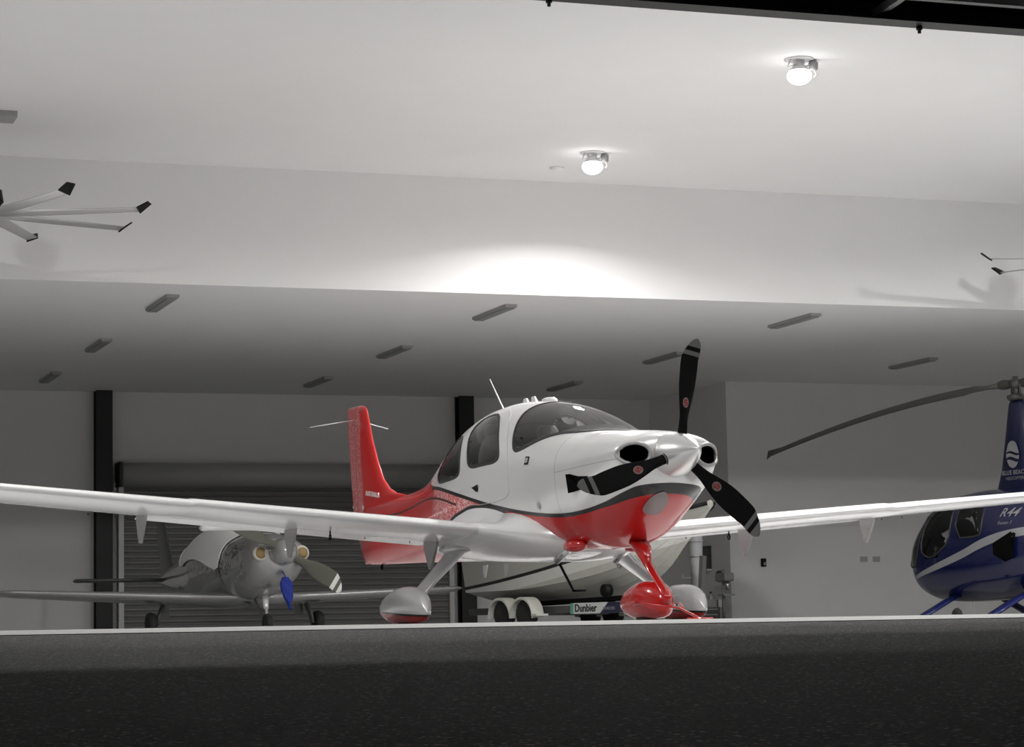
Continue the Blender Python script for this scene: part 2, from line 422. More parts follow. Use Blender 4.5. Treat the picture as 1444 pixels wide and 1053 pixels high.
    for sg in (1, -1):
        P = []
        for i in range(len(D) - 1):
            for q in range(4):
                a, b = D[i], D[i + 1]; P.append((a[0] + (b[0] - a[0]) * q / 4, a[1] + (b[1] - a[1]) * q / 4))
        MB().tube([off(s, t if sg > 0 else PI - t, .0005) for s, t in P], .0028, 6).build('door_seam', PM['grey'], fus)
    # cabin interior
    for sy in (.28, -.28):
        mb = MB(); mb.ellipsoid((3.0, sy, 1.55), (.07, .21, .30), p=.7); mb.ellipsoid((3.05, sy, 1.86), (.05, .12, .09), p=.6)
        mb.ellipsoid((2.75, sy, 1.25), (.26, .2, .08), p=.6); mb.bar((3.04, sy - .05, 1.7), (3.06, sy - .05, 1.85), .015, .015); mb.bar((3.04, sy + .05, 1.7), (3.06, sy + .05, 1.85), .015, .015)
        mb.build('cabin_seat', PM['seat'], root)
    mb = MB(); lo_, hi_ = [], []
    for k in range(41):
        t = .62 + (PI - 1.24) * k / 40; tt = t if t < PI / 2 else PI - t
        s = ccurve([(.454, 1.653), (.698, 1.387), (1.047, 1.11), (1.36, 1.02), (1.5708, 1.0)], tt); e = surf(s, t)
        lo_.append((s + .13, e[1] * .86, e[2] - .02)); hi_.append((s + .24, e[1] * .80, e[2] + .075 * min(1, (tt - .6) * 2.2)))
    bk = [(2.0, q[1] * .9, q[2] - .03) for q in hi_]
    mb.loft([lo_, hi_, bk], False, False)
    mb.build('glareshield', PM['cloth'], root)
    MB().box((2.6, 0, 1.0), (2.8, .9, .04)).build('cabin_floor', PM['dark'], root)
    # wings
    for sg in (1, -1):
        mb = MB(); R = []
        for r in ROOT: R.append(wing_ring(*r, sg))
        ws = [1.02, 1.25, 1.6, 2.0, 2.5, 3.0, 3.58, 3.62, 3.83]
        CS = .765
        R.append(wing_ring(.96, *wsec(.96), sg))
        for w in ws: R.append(wing_ring(w, *wsec(w), sg, 0, CS))
        for w in (3.86, 3.88): R.append(wing_ring(w, *wsec(w), sg))
        for w in (3.9, 4.3, 4.8, 5.3, 5.6): R.append(wing_ring(w, *wsec(w), sg, 0, CS))
        R.append(wing_ring(5.62, *wsec(5.62), sg)); 
        for w, k, up in ((5.72, .97, 0), (5.82, .88, .01), (5.90, .7, .03), (5.95, .45, .05), (5.965, .2, .06)):
            a = wsec(w); m_ = (a[0] * .35 + a[1] * .65)
            R.append(wing_ring(w, m_ + (a[0] - m_) * k, m_ + (a[1] - m_) * (k * .5 + .5), a[2] + up, a[3] + up, a[4] * k, a[5] * k, sg))
        wing = mb.loft(R).build('wing', PM['white'], root)
        mb = MB(); mb.loft([wing_ring(w, *wsec(w), sg, .772, 1., 8, .16) for w in (.99, 1.6, 2.4, 3.2, 3.82)]); mb.build('flap', PM['white'], wing)
        mb = MB(); mb.loft([wing_ring(w, *wsec(w), sg, .772, 1., 8, .0) for w in (3.9, 4.4, 5.0, 5.59)]); mb.build('aileron', PM['white'], wing)
        for w in (1.0, 2.41, 3.83):
            le, te, zn, zt, tu, td = wsec(w); c = te - le; x0 = le + c * .66; x1 = le + c * .86; zb = zt - .035
            h = {1.0: .235, 2.41: .235, 3.83: .22}[w]
            mb = MB(); P = [(x0 - .02, zb + .05), (x1 + .015, zb + .03), (x1 + .02, zb - .04), (x0 + .17, zb - h), (x0 + .13, zb - h - .008), (x0 - .01, zb - .02)]
            T = .014
            mb.add([(x, sg * w - T, z) for x, z in P] + [(x, sg * w + T, z) for x, z in P], [tuple(range(6))[::-1], tuple(range(6, 12))] + [(k, (k + 1) % 6, 6 + (k + 1) % 6, 6 + k) for k in range(6)], False)
            for bx, bz in ((x0 + .15, zb - h + .03), (x0 + .11, zb - .10)): mb.tube([(bx, sg * w - .02, bz), (bx, sg * w + .02, bz)], .01, 8)
            mb.build('flap_hinge_bracket', PM['grey'], wing, .003)
        le, te, zn, zt, tu, td = wsec(2.1); mb = MB(); mb.ring([(2.75 + .02 * math.cos(a), sg * 2.1, zt - .07 + .025 * math.sin(a)) for a in [2 * PI * i / 12 for i in range(12)]], .006, 6)
        mb.tube([(2.75, sg * 2.1, zt + .02), (2.75, sg * 2.1, zt - .05)], .007); mb.build('tie_down_ring', PM['dark'], wing)
        for w in (1.25, 1.7, 4.05, 4.3):
            MB().tube([(2.9 if w < 3 else 2.98, sg * w, wsec(w)[3] - .03), (2.9 if w < 3 else 2.98, sg * w, wsec(w)[3] - .05)], .004).build('fuel_drain', PM['dark'], wing)
        # stall strip at the wing root
        MB().loft([[(1.86, sg * .74, .86), (1.84, sg * .74, .85), (1.88, sg * .74, .84)], [(1.90, sg * .86, .875), (1.87, sg * .86, .865), (1.91, sg * .86, .853)]]).build('stall_strip', PM['white'], wing)
        # tailplane
        mb = MB(); mb.loft([wing_ring(w, le, te, z, z, .035, .035, sg) for w, le, te, z in ((0, 6.55, 7.25, 1.13), (.3, 6.58, 7.24, 1.13), (1.1, 6.66, 7.2, 1.13), (1.85, 6.74, 7.17, 1.13), (1.93, 6.82, 7.14, 1.13), (1.96, 6.95, 7.1, 1.13))]).build('tailplane', PM['white'], root)
    # fin and rudder
    mb = MB(); R = []
    for z, a, b, th in ((.735, 6.95, 7.18, .03), (.80, 6.8, 7.25, .05), (1.0, 6.6, 7.36, .06), (1.30, 6.1, 7.52, .06), (1.43, 5.9, 7.55, .05), (1.48, 6.25, 7.56, .05), (1.54, 6.44, 7.57, .05), (1.65, 6.62, 7.59, .05), (1.85, 6.78, 7.62, .048), (2.11, 6.94, 7.66, .044), (2.36, 7.05, 7.69, .038), (2.45, 7.09, 7.70, .034), (2.495, 7.14, 7.695, .028), (2.515, 7.22, 7.67, .018), (2.522, 7.32, 7.6, .006)):
        xs, f_ = airfoil(16); L = b - a
        R.append([(a + L * x, th * f_(x), z) for x in xs] + [(a + L * x, -th * f_(x), z) for x in xs[::-1][1:-1]])
    fin = mb.loft(R).build('tail_fin', PM['fin'], root)
    for sg in (1, -1): MB().tube([(7.46, sg * .02, 2.37), (7.645, sg * .475, 2.297)], .006, 6).build('whisker_antenna', PM['white'], fin)
    mb = MB(); c0 = Vector((6.76, .08, 1.49)); M = Matrix.Translation(c0) @ Matrix.Rotation(-.12, 4, 'Y') @ Matrix(((-1, 0, 0, 0), (0, 0, 1, 0), (0, 1, 0, 0), (0, 0, 0, 1)))
    text_mb(mb, 'AUSTRALIA', M, .075, .002, 1.1, bold=True); mb.build('fin_lettering', PM['white'], fin)
    for x, z, r in ((7.03, 1.36, .035), (7.22, 1.36, .016), (7.33, 1.38, .02), (7.28, 1.30, .014), (7.24, 1.19, .018)):
        P = [(x + r * (1 if i % 2 == 0 else .5) * math.sin(2 * PI * i / 14), z + r * (1 if i % 2 == 0 else .5) * math.cos(2 * PI * i / 14)) for i in range(14)]
        MB().add([(a, .085, b) for a, b in P], [tuple(range(14))], False).build('star_emblem', PM['white'], fin)
    MB().ring([(6.7 + .02 * math.cos(a), 0, .69 + .025 * math.sin(a)) for a in [2 * PI * i / 12 for i in range(12)]], .008, 6).build('tail_tie_down', PM['dark'], root)
    # propeller
    prop = MB()
    prof = [(.003, -.42), (.012, -.412), (.045, -.375), (.085, -.315), (.125, -.235), (.158, -.15), (.182, -.07), (.193, -.01), (.195, .02), (.188, .024)]
    Mx = Matrix.Rotation(PI / 2, 4, 'Y')   # local z -> +x (aft)
    pr = prop.lathe(prof, 48, Mx).build('propeller', PM['spin'], root); pr.location = (0, 0, 1.435); pr.rotation_euler = (0, .05, 0)
    bm_ = blade_mb(1.02, 1.2)
    b0 = None
    for k in range(3):
        if b0 is None: b = b0 = bm_.build('propeller_blade', PM['blade'], pr)
        else: b = b0.copy(); COL.objects.link(b); b.parent = pr
        b.location = (-.085, 0, 0); b.rotation_euler = (.175 + k * 2 * PI / 3, 0, 0)
        a = .175 + k * 2 * PI / 3; c = Vector((-.085, -.158 * math.sin(a), .158 * math.cos(a))); dn = Vector((0, -math.sin(a), math.cos(a)))
        MB().ring([c + (Vector((1, 0, 0)) * math.cos(q) + dn.cross(Vector((1, 0, 0))) * math.sin(q)) * .05 for q in [2 * PI * i / 20 for i in range(20)]], .008, 8).build('blade_boot', PM['black'], pr)
    # nose gear
    leg = MB(); L = []
    for x, z, ch, th in ((.74, .76, .46, .17), (.70, .68, .38, .14), (.62, .59, .26, .10), (.47, .46, .22, .085), (.34, .36, .20, .085), (.27, .30, .19, .09), (.24, .2, .16, .12)):
        L.append([(x + ch / 2 * math.cos(a), th / 2 * math.sin(a) , z + .28 * ch * math.cos(a)) for a in [2 * PI * i / 20 for i in range(20)]])
    nl = leg.loft(L).build('nose_gear_leg', PM['red'], root)
    def fairing(x0, x1, w, zt, zb, y, name, m, par_):
        mb = MB(); R = []
        Cw = [(0, .02), (.04, .35), (.12, .66), (.28, .95), (.4, 1.), (.6, .84), (.8, .62), (.93, .36), (1, .05)]
        Ct = [(0, .30), (.04, .60), (.12, .82), (.28, .98), (.4, 1.), (.6, .94), (.8, .78), (.93, .58), (1, .42)]
        Cb = [(0, .26), (.04, .12), (.12, .04), (.3, 0), (.6, .0), (.8, .10), (.93, .26), (1, .38)]
        for i in range(29):
            q = i / 28; q = (1 - math.cos(PI * q)) / 2; hw = w / 2 * ccurve(Cw, q); t = zb + (zt - zb) * ccurve(Ct, q); b = zb + (zt - zb) * ccurve(Cb, q); zc = (t + b) / 2; h = (t - b) / 2
            R.append([(x0 + (x1 - x0) * q, y + hw * math.copysign(abs(math.cos(a)) ** .85, math.cos(a)), zc + h * math.copysign(abs(math.sin(a)) ** .85, math.sin(a))) for a in [2 * PI * k / 28 for k in range(28)]])
        return mb.loft(R).build(name, m, par_)
    fairing(.17, 1.03, .30, .375, .045, 0, 'wheel_fairing', PM['red'], nl)
    def tyre(x, y, par_, r=.17):
        mb = MB(); prof = [(r * .45, -.055), (r * .7, -.07), (r * .93, -.062), (r, -.03), (r, .03), (r * .93, .062), (r * .7, .07), (r * .45, .055), (.01, .04)]
        mb.lathe([(.01, -.04)] + prof, 28, Matrix.Translation((x, y, r)) @ Matrix.Rotation(PI / 2, 4, 'X')); mb.build('tyre', PM['rubber'], par_)
    tyre(.56, 0, nl, .165)
    # main gear
    ff = mat('spat_two_tone', (.72, .72, .73), .28, metal=.35, coat=.5); N = NT(ff); X, Y, Z, V = N.xyz()
    zl = N.math('MULTIPLY_ADD', X, .055, .0)
    col = N.mixc(N.less(Z, N.math('ADD', zl, .008)), (.72, .72, .73), (.012, .012, .012)); col = N.mixc(N.less(Z, N.math('SUBTRACT', zl, .012)), col, (.45, .01, .01))
    N.l.new(col, N.n['Principled BSDF'].inputs['Base Color'])
    for sg in (1, -1):
        mb = MB(); L = []
        for x, w, z, ch, th in ((2.74, .80, .80, .42, .07), (2.74, .86, .70, .36, .06), (2.72, .95, .615, .31, .05), (2.66, 1.12, .47, .28, .044), (2.60, 1.29, .32, .26, .04), (2.58, 1.36, .24, .24, .035)):
            n = Vector((0, .62, .78)) if z < .75 else Vector((0, 1, .2))
            L.append([Vector((x, sg * w, z)) + Vector((1, 0, 0)) * ch / 2 * math.cos(a) + Vector((0, sg * n.y, n.z)) * th * math.sin(a) for a in [2 * PI * i / 20 for i in range(20)]])
        ml = mb.loft(L).build('main_gear_leg', PM['silver'], root)
        MB().ellipsoid((2.72, sg * .86, .735), (.27, .13, .055), p=.8).build('leg_root_fairing', PM['silver'], ml)
        MB().tube([(2.80, sg * .93, .66), (2.72, sg * 1.16, .42), (2.70, sg * 1.18, .40)], .011, 8).build('brake_line', PM['black'], ml)
        fairing(2.08, 3.18, .29, .385, .045, sg * 1.43, 'wheel_fairing', ff, ml); tyre(2.52, sg * 1.43, ml, .17)
    # belly and roof fittings
    for sg in (1, -1):
        MB().ellipsoid((1.34, sg * .30, .712), (.20, .075, .062), p=.9).build('exhaust_fairing', PM['red'], root)
        MB().tube([(1.45, sg * .30, .69), (1.60, sg * .30, .645), (1.72, sg * .30, .59)], .034, 16).build('exhaust_pipe', PM['chrome'], root)
    MB().tube([(3.15, -.42, .62), (3.22, -.60, .36), (3.22, -.60, .345), (3.22, -.74, .345)], .013, 8).build('boarding_step', PM['black'], root)
    for x in (3.95, 3.45): MB().loft([[(x - .05, -.008, .62), (x + .05, -.008, .62), (x + .05, .008, .62), (x - .05, .008, .62)], [(x + .0, -.004, .50), (x + .045, -.004, .50), (x + .045, .004, .50), (x, .004, .50)]], smooth=False).build('belly_antenna', PM['white'], root)
    MB().tube([(3.42, 0, 2.05), (3.46, 0, 2.14), (3.77, 0, 2.46)], [.012, .009, .004], 8).build('whip_antenna', PM['white'], root)
    for x in (2.92, 2.74):
        zt = par(x)[0]; MB().loft([[(x - .07, -.014, zt - .02), (x + .07, -.014, zt - .02), (x + .07, .014, zt - .02), (x - .07, .014, zt - .02)], [(x + .0, -.007, zt + .055), (x + .06, -.007, zt + .055), (x + .06, .007, zt + .055), (x, .007, zt + .055)]], smooth=False).build('fin_antenna', PM['white'], root)
    x = 2.42; MB().ellipsoid((x, 0, par(x)[0]), (.11, .07, .035), p=.6).build('dome_antenna', PM['white'], root)
    return root
aircraft = build_aircraft()
# tow bar clipped to the nose wheel
tb = empty('tow_bar', AC, AC_RZ, 'slim red tow bar clipped to the nose wheel of the white and red aeroplane', 'tow bar')
for sg in (1, -1): MB().tube([(.50, sg * .165, .17), (.30, sg * .175, .175), (.02, sg * .05, .14), (-.02, sg * .02, .13)], .010, 8).build('fork_arm', PM['red'], tb)
MB().tube([(-.01, 0, .13), (-.30, 0, .055), (-.36, 0, .035)], .011, 8).build('shaft', PM['red'], tb)
MB().tube([(-.02, .03, .155), (.03, .0, .17)], .008, 8).build('latch', PM['black'], tb)
MB().tube([(-.36, -.12, .03), (-.36, .12, .03)], .018, 10).build('handle', PM['red'], tb)
# ------------------------------------------------------------------ the hangar
RM = {}
RM['wall'] = mat('painted_wall', (.79, .79, .78), .75, noise=.03, nscale=2.)
RM['ceil'] = mat('painted_ceiling', (.84, .84, .84), .8, noise=.02, nscale=1.5)
RM['floor'] = mat('pale_floor', (.46, .46, .46), .45, noise=.06, nscale=1.2)
RM['lip'] = mat('threshold_concrete', (.66, .66, .65), .7, noise=.08, nscale=14., bump=.2, bscale=90)
RM['groove'] = mat('groove_dark', (.01, .01, .01), .9)
RM['steel'] = mat('black_steel', (.008, .008, .008), .5)
RM['clad'] = mat('dark_cladding', (.05, .05, .05), .6)
RM['purlin'] = mat('galvanised_steel', (.55, .55, .55), .5, metal=.4)
def struct(name, mb, m, parent=None):
    o = mb.build(name, m, parent)
    if parent is None: o['kind'] = 'structure'
    return o
XL, XR = -8., 30.; YB = 41.8; YF = 28.86; H1, H2 = 5.67, 4.2
struct('floor', MB().box(((XL + XR) / 2, (11.62 + YB + .4) / 2, -.15), (XR - XL + .4, YB + .4 - 11.62, .3)), RM['floor'])
mb = MB(); mb.add([(XL - 30, 11.62, 0), (XR + 30, 11.62, 0), (XR + 30, 11.36, -.021), (XL - 30, 11.36, -.021), (XL - 30, 11.62, -.3), (XR + 30, 11.62, -.3), (XR + 30, 11.36, -.3), (XL - 30, 11.36, -.3)],
    [(0, 3, 2, 1), (3, 7, 6, 2), (4, 5, 6, 7), (0, 1, 5, 4), (0, 4, 7, 3), (1, 2, 6, 5)], False); struct('trim_1', mb, RM['lip'])
struct('trim_2', MB().box((11, 11.34, -.170), (98, .04, .25)), RM['groove'])
# asphalt apron rising gently towards the threshold
am = mat('asphalt', (.05, .05, .05), .7); N = NT(am); X, Y, Z, V = N.xyz(); b = N.n['Principled BSDF']
vo = N.n.new('ShaderNodeTexVoronoi'); vo.inputs['Scale'].default_value = 130; N.l.new(V, vo.inputs['Vector'])
n1 = N.noise(V, 240., 2.); n2 = N.noise(V, 3., 4.)
sp_ = N.n.new('ShaderNodeSeparateColor'); N.l.new(vo.outputs['Color'], sp_.inputs[0])
col = N.mixc(N.math('POWER', sp_.outputs[0], 3.), (.006, .006, .006), (.16, .16, .15))
col = N.mixc(N.less(.975, sp_.outputs[1], .002), col, (.7, .7, .7))
col = N.mixc(N.math('MULTIPLY', N.less(.55, n2, .2), .5), col, (.05, .048, .045))
N.l.new(col, b.inputs['Base Color'])
bp = N.n.new('ShaderNodeBump'); bp.inputs['Strength'].default_value = .9; bp.inputs['Distance'].default_value = .008
N.l.new(N.math('ADD', vo.outputs['Distance'], n1), bp.inputs['Height']); N.l.new(bp.outputs['Normal'], b.inputs['Normal'])
mb = MB(); y0, y1 = 11.325, -40.; zf = lambda y: -.025 - (11.325 - y) * .0273
mb.add([(-70, y0, zf(y0)), (90, y0, zf(y0)), (90, y1, zf(y1)), (-70, y1, zf(y1)), (-70, y0, -3), (90, y0, -3), (90, y1, -3), (-70, y1, -3)], [(0, 3, 2, 1), (0, 1, 5, 4), (1, 2, 6, 5), (2, 3, 7, 6), (3, 0, 4, 7), (4, 5, 6, 7)], False)
g = struct('ground', mb, am)
struct('wall_back', MB().box(((XL + 17.6) / 2, YB + .1, H2 / 2), (17.6 - XL, .2, H2)), RM['wall'])
struct('wall_block', MB().box(((17.6 + XR) / 2, (38.4 + YB + .2) / 2, H2 / 2), (XR - 17.6, YB + .2 - 38.4, H2)), RM['wall'])
struct('wall_left', MB().box((XL - .1, (12.2 + YB) / 2, H1 / 2), (.2, YB - 12.2 + .4, H1)), RM['wall'])
struct('wall_right', MB().box((XR + .1, (12.2 + YB) / 2, H1 / 2), (.2, YB - 12.2 + .4, H1)), RM['wall'])
struct('wall_bulkhead', MB().box(((XL + XR) / 2, YF + .1, (H1 + H2) / 2), (XR - XL, .2, H1 - H2)), RM['ceil'])
struct('ceiling_rear', MB().box(((XL + XR) / 2, (YF + .2 + YB + .3) / 2, H2 + .1), (XR - XL, YB + .3 - YF - .2, .2)), RM['ceil'])
struct('ceiling_front', MB().box(((XL + XR) / 2, (12.2 + YF + .2) / 2, H1 + .1), (XR - XL + .4, YF + .2 - 12.2, .2)), RM['ceil'])
struct('wall_front', MB().box(((XL + XR) / 2, 12.1, (3.45 + 6.4) / 2), (XR - XL + .4, .2, 2.95)), RM['clad'])
struct('trim_3', MB().box((22.3, 38.385, .5), (.05, .03, 1.)), RM['ceil'])
# raised front door with its steel frame
dr = empty('raised_hangar_door', (11, 11.8, 3.262), 0, 'dark tilt-up hangar door raised over the entrance', 'hangar door')
L = 30
MB().box((0, 0, .05), (L, .07, .10)).box((0, -.03, .005), (L, .14, .012)).build('bottom_rail', RM['steel'], dr)
sl = .42
for i, d in enumerate((.22, .44, .66, .9, 1.2, 1.6, 2.2, 2.8)):
    MB().box((0, -d, d * sl + .02), (L, .05, .05)).build('purlin', RM['purlin'], dr)
mb = MB(); mb.add([(-L / 2, 0, .10), (L / 2, 0, .10), (L / 2, -3, .13 + 3 * sl), (-L / 2, -3, .13 + 3 * sl), (-L / 2, 0, .13), (L / 2, 0, .13), (L / 2, -3, .16 + 3 * sl), (-L / 2, -3, .16 + 3 * sl)], [(0, 1, 2, 3), (7, 6, 5, 4), (0, 4, 5, 1), (1, 5, 6, 2), (2, 6, 7, 3), (3, 7, 4, 0)], False); mb.build('door_skin', RM['steel'], dr)
for i in range(13):
    x = -13.9 + 2.4 * i - .35
    MB().bar((x, 0, .03), (x + 1.2, -2.6, 2.6 * sl), .045, .045).build('brace', RM['purlin'], dr)
for i, x in enumerate((-6.55, -4.35, -2.0, .2)):
    MB().lathe([(.010, -.02), (.010, .0), (.018, .0), (.018, .02)], 10, Matrix.Translation((x, 0, -.02))).build('bolt', RM['steel'], dr)
# lamps, both the visible pair and unseen ones added for even lighting
EM = mat('lamp_glow', (1, 1, 1), .5, emit=(1, .985, .96), es=8.)
LB = mat('lamp_housing', (.7, .7, .7), .5)
def lamp(x, y, lab, power, spread=180, tilt=0.):
    r = empty('floodlight', (x, y, H1), 0, lab, 'ceiling light', 'floodlights on the front ceiling')
    MB().lathe([(.02, -.012), (.15, -.012), (.15, 0)], 24).box((0, 0, -.03), (.10, .06, .05)).build('mounting_plate', LB, r)
    mb = MB(); mb.tube([(-.10, 0, -.02), (-.13, 0, -.09), (-.06, -.02, -.07), (0, -.03, -.05), (.07, -.02, -.08), (.12, 0, -.05), (.15, 0, -.03), (.17, 0, -.10), (.19, -.01, -.15), (.165, 0, -.18)], .009, 8).build('cable', LB, r)
    MB().lathe([(.02, -.11), (.045, -.10), (.05, -.03), (.03, -.01)], 14, Matrix.Translation((.16, 0, 0))).build('junction_plug', mat('plug_grey', (.3, .3, .31), .5), r)
    MB().lathe([(.03, -.03), (.05, -.07), (.09, -.10), (.11, -.14), (.10, -.14), (.05, -.09)], 24).build('lamp_housing', LB, r)
    mb = MB(); mb.ellipsoid((0, 0, -.175), (.125, .125, .09), 24, 12).build('bulb', EM, r)
    l = bpy.data.lights.new('floodlight_beam', 'AREA'); l.energy = power; l.shape = 'DISK'; l.size = .3; l.spread = math.radians(spread); l.color = (1, .985, .96)
    lo = bpy.data.objects.new('floodlight_beam', l); COL.objects.link(lo); lo.location = (0, 0, -.28); lo.parent = r; lo.rotation_euler = (math.radians(tilt), 0, 0)
lamp(10.95, 21.9, 'lit round ceiling floodlight, the one nearer the raised door', 490, 154, 11)
lamp(10.68, 26.95, 'lit round ceiling floodlight close in front of the white bulkhead', 150, 150)
lamp(10.8, 13.1, 'added unseen ceiling floodlight inside the entrance, before the propeller', 150, 175)  # unseen; added to light the nose and the apron by the threshold
lamp(6.8, 13.8, 'added unseen ceiling floodlight inside the entrance, left of the propeller', 120, 175)  # extra lamp out of view, added to soften the door's shadow edge
lamp(15.5, 14.2, 'added unseen ceiling floodlight inside the entrance, before the helicopter', 70, 175)  # added out of view so the apron shadow edge fades in steps
lamp(3.2, 14.9, 'added unseen ceiling floodlight inside the entrance, over the left wing', 150, 172)  # unseen addition that brightens the left wing's leading edge
lamp(1.5, 21.9, 'added unseen ceiling floodlight at the left, before the ceiling fan', 330, 156, 11)  # added beyond the left edge to lift the ceiling and bulkhead there
lamp(18.8, 22.2, 'added unseen ceiling floodlight at the right, before the helicopter', 500, 154, 11)  # unseen lamp added to brighten the office wall and right bulkhead
# strip lights
sm = mat('strip_diffuser', (.28, .28, .28), .5); sb = mat('strip_body', (.35, .35, .35), .6)
cols = [(6.15, 'leftmost column'), (10.60, 'second column from the left'), (15.0, 'third column from the left'), (19.38, 'over the helicopter')]
rows = [(30.4, 'front row'), (35.0, 'middle row'), (39.4, 'back row')]
for cx, cn in cols:
    for ry, rn in rows:
        if cx > 19 and ry != 35.0: continue
        if cx > 14.9 and ry > 39 : pass
        r = empty('strip_light', (cx, ry, H2), 0, 'strip light on the rear ceiling, %s, %s' % (cn, rn), 'ceiling light', 'unlit strip lights on the rear ceiling')
        MB().box((0, 0, -.02), (.16, 1.36, .04)).build('housing', sb, r); MB().box((0, 0, -.045), (.12, 1.30, .02)).build('diffuser', sm, r)
tag(MB().lathe([(.03, -.04), (.08, -.03), (.09, 0)], 20, Matrix.Translation((10.6, 27.95, H1))).build('smoke_detector', RM['ceil']), 'small round smoke detector on the front ceiling beside the farther floodlight', 'smoke detector')
# fans
fb = mat('fan_blade', (.62, .62, .62), .4, metal=.4); fk = PM['black']
def fan(x, y, z, a0, lab):
    r = empty('ceiling_fan', (x, y, H1), 0, lab, 'fan', 'large eight blade ceiling fans')
    MB().box((0, -.3, -.03), (.5, .35, .08)).build('mounting_plate', sb, r)
    MB().tube([(0, 0, 0), (0, 0, z - H1 + .3)], .03, 12).build('down_rod', fk, r)
    MB().lathe([(.06, .30), (.15, .27), (.17, .14), (.12, .08), (.12, .05)], 28, Matrix.Translation((0, 0, z - H1))).build('motor', fk, r)
    MB().lathe([(.02, -.12), (.09, -.10), (.13, -.04), (.14, .02), (.11, .06), (.03, .07)], 28, Matrix.Translation((0, 0, z - H1))).build('hub', fb, r)
    p = -0.22
    for k in range(8):
        a = math.radians(a0 + 45 * k); R = Matrix.Rotation(a, 4, 'Z'); zz = z - H1
        ring = lambda q, c, t: [R @ Vector((q, u * math.cos(p), u * math.sin(p) + v + zz)) for u, v in ((-c, 0), (-c * .5, t), (0, t * 1.3), (c * .6, t), (c, 0), (c * .6, -t * .5), (0, -t * .2), (-c * .5, -t * .5))]
        bl = MB().loft([ring(.12, .07, .014), ring(.5, .085, .012), ring(1.68, .07, .009)]).build('fan_blade', fb, r)
        w_ = [R @ Vector(q) for q in ((1.67, -.07 * math.cos(p), -.07 * math.sin(p) + zz), (1.67, .07 * math.cos(p), .07 * math.sin(p) + zz - .01), (1.80, .06, zz + .075), (1.79, -.03, zz + .085))]
        w2 = [v + R.to_3x3() @ Vector((.012, 0, -.012)) for v in w_]
        MB().add(w_ + w2, [(0, 1, 2, 3), (7, 6, 5, 4), (0, 4, 5, 1), (1, 5, 6, 2), (2, 6, 7, 3), (3, 7, 4, 0)], False).build('blade_tip', fk, bl)
fan(3.50, 26.8, 4.6, -70, 'large ceiling fan with black blade tips at the left edge of the picture')
fan(17.85, 26.75, 4.6, 165, 'large ceiling fan with black blade tips at the right edge of the picture')
# steel columns and roller door
for x, lab in ((7.40, 'black steel column left of the roller door'), (13.92, 'black steel column behind the cabin of the white and red aeroplane')):
    mb = MB(); mb.box((0, -.02, H2 / 2), (.28, .02, H2)).box((0, -.26, H2 / 2), (.28, .02, H2)).box((0, -.14, H2 / 2), (.02, .24, H2))
    o = mb.build('steel_column', RM['steel']); o.location = (x, YB - .01, 0); tag(o, lab, 'column', 'black steel columns on the back wall')
rd = empty('roller_door', (10.66, YB, 0), 0, 'closed grey roller door with a drum box above, behind the silver aeroplane', 'roller door')
rm = mat('roller_curtain', (.2, .2, .195), .5, metal=.3); rm2 = mat('roller_drum', (.44, .44, .43), .5, metal=.2)
mb = MB(); P = []
z = 0.02
while z < 2.62:
    P += [(z, 0), (z + .03, .014), (z + .055, .014), (z + .085, 0)]; z += .1
V_ = [(x, -.12 - d, zz) for x in (-2.98, 2.98) for zz, d in P]; n = len(P)
mb.add(V_, [(k, k + 1, n + k + 1, n + k) for k in range(n - 1)], False); o = mb.build('curtain', rm, rd, fix=False)
sol = o.modifiers.new('t', 'SOLIDIFY'); sol.thickness = .01
mb = MB(); mb.lathe([(.05, -2.98), (.21, -2.98), (.21, 2.98), (.05, 2.98)], 28, Matrix.Translation((0, -.28, 2.75)) @ Matrix.Rotation(PI / 2, 4, 'Y'))
dm = mb.build('drum', rm2, rd)
for sx in (-1, 1):
    MB().box((sx * 3.02, -.28, 2.75), (.05, .45, .42)).build('end_bracket', RM['steel'], rd)
    MB().box((sx * 2.96, -.14, 1.3), (.09, .12, 2.6)).build('guide_rail', RM['purlin'], rd)
mb = MB()
for k in range(60): mb.ellipsoid((-3.09, -.32, 2.6 - k * .042), (.008 if k % 2 else .014, .012, .024), 8, 6)
mb.build('hoist_chain', RM['purlin'], rd)
# side window of the office block, switch, sockets
w = empty('window_1', (17.6, 39.55, 1.17), 0); w['kind'] = 'structure'
MB().box((-.01, 0, .02), (.02, .66, .36)).build('pane', mat('dark_pane', (.006, .006, .007), .15), w)
MB().box((-.04, 0, -.19), (.10, .74, .03)).build('window_sill', RM['wall'], w)
MB().box((-.02, 0, .215), (.04, .74, .03)).box((-.02, .35, .02), (.04, .03, .38)).box((-.02, -.35, .02), (.04, .03, .38)).build('window_frame', RM['clad'], w)
r = empty('isolator_switch', (18.215, 38.4, 1.075), 0, 'small black isolator switch on the pale office wall right of the propeller', 'switch')
MB().box((0, -.02, 0), (.09, .04, .14)).build('switch_body', PM['black'], r, .004); MB().box((.01, -.045, -.02), (.03, .015, .05)).build('lever', PM['grey'], r)
for x, lab in ((20.157, 'pale double power point on the office wall, the left one of two'), (20.4, 'pale double power point on the office wall, the right one of two')):
    r = empty('power_point', (x, 38.4, 1.12), 0, lab, 'socket', 'power points on the office wall'); MB().box((0, -.008, 0), (.14, .016, .09)).build('cover_plate', mat('plate', (.42, .42, .42), .5), r, .004)
    for sx in (-.035, .035): MB().box((sx, -.018, .0), (.022, .01, .035)).build('rocker', PM['grey'], r)
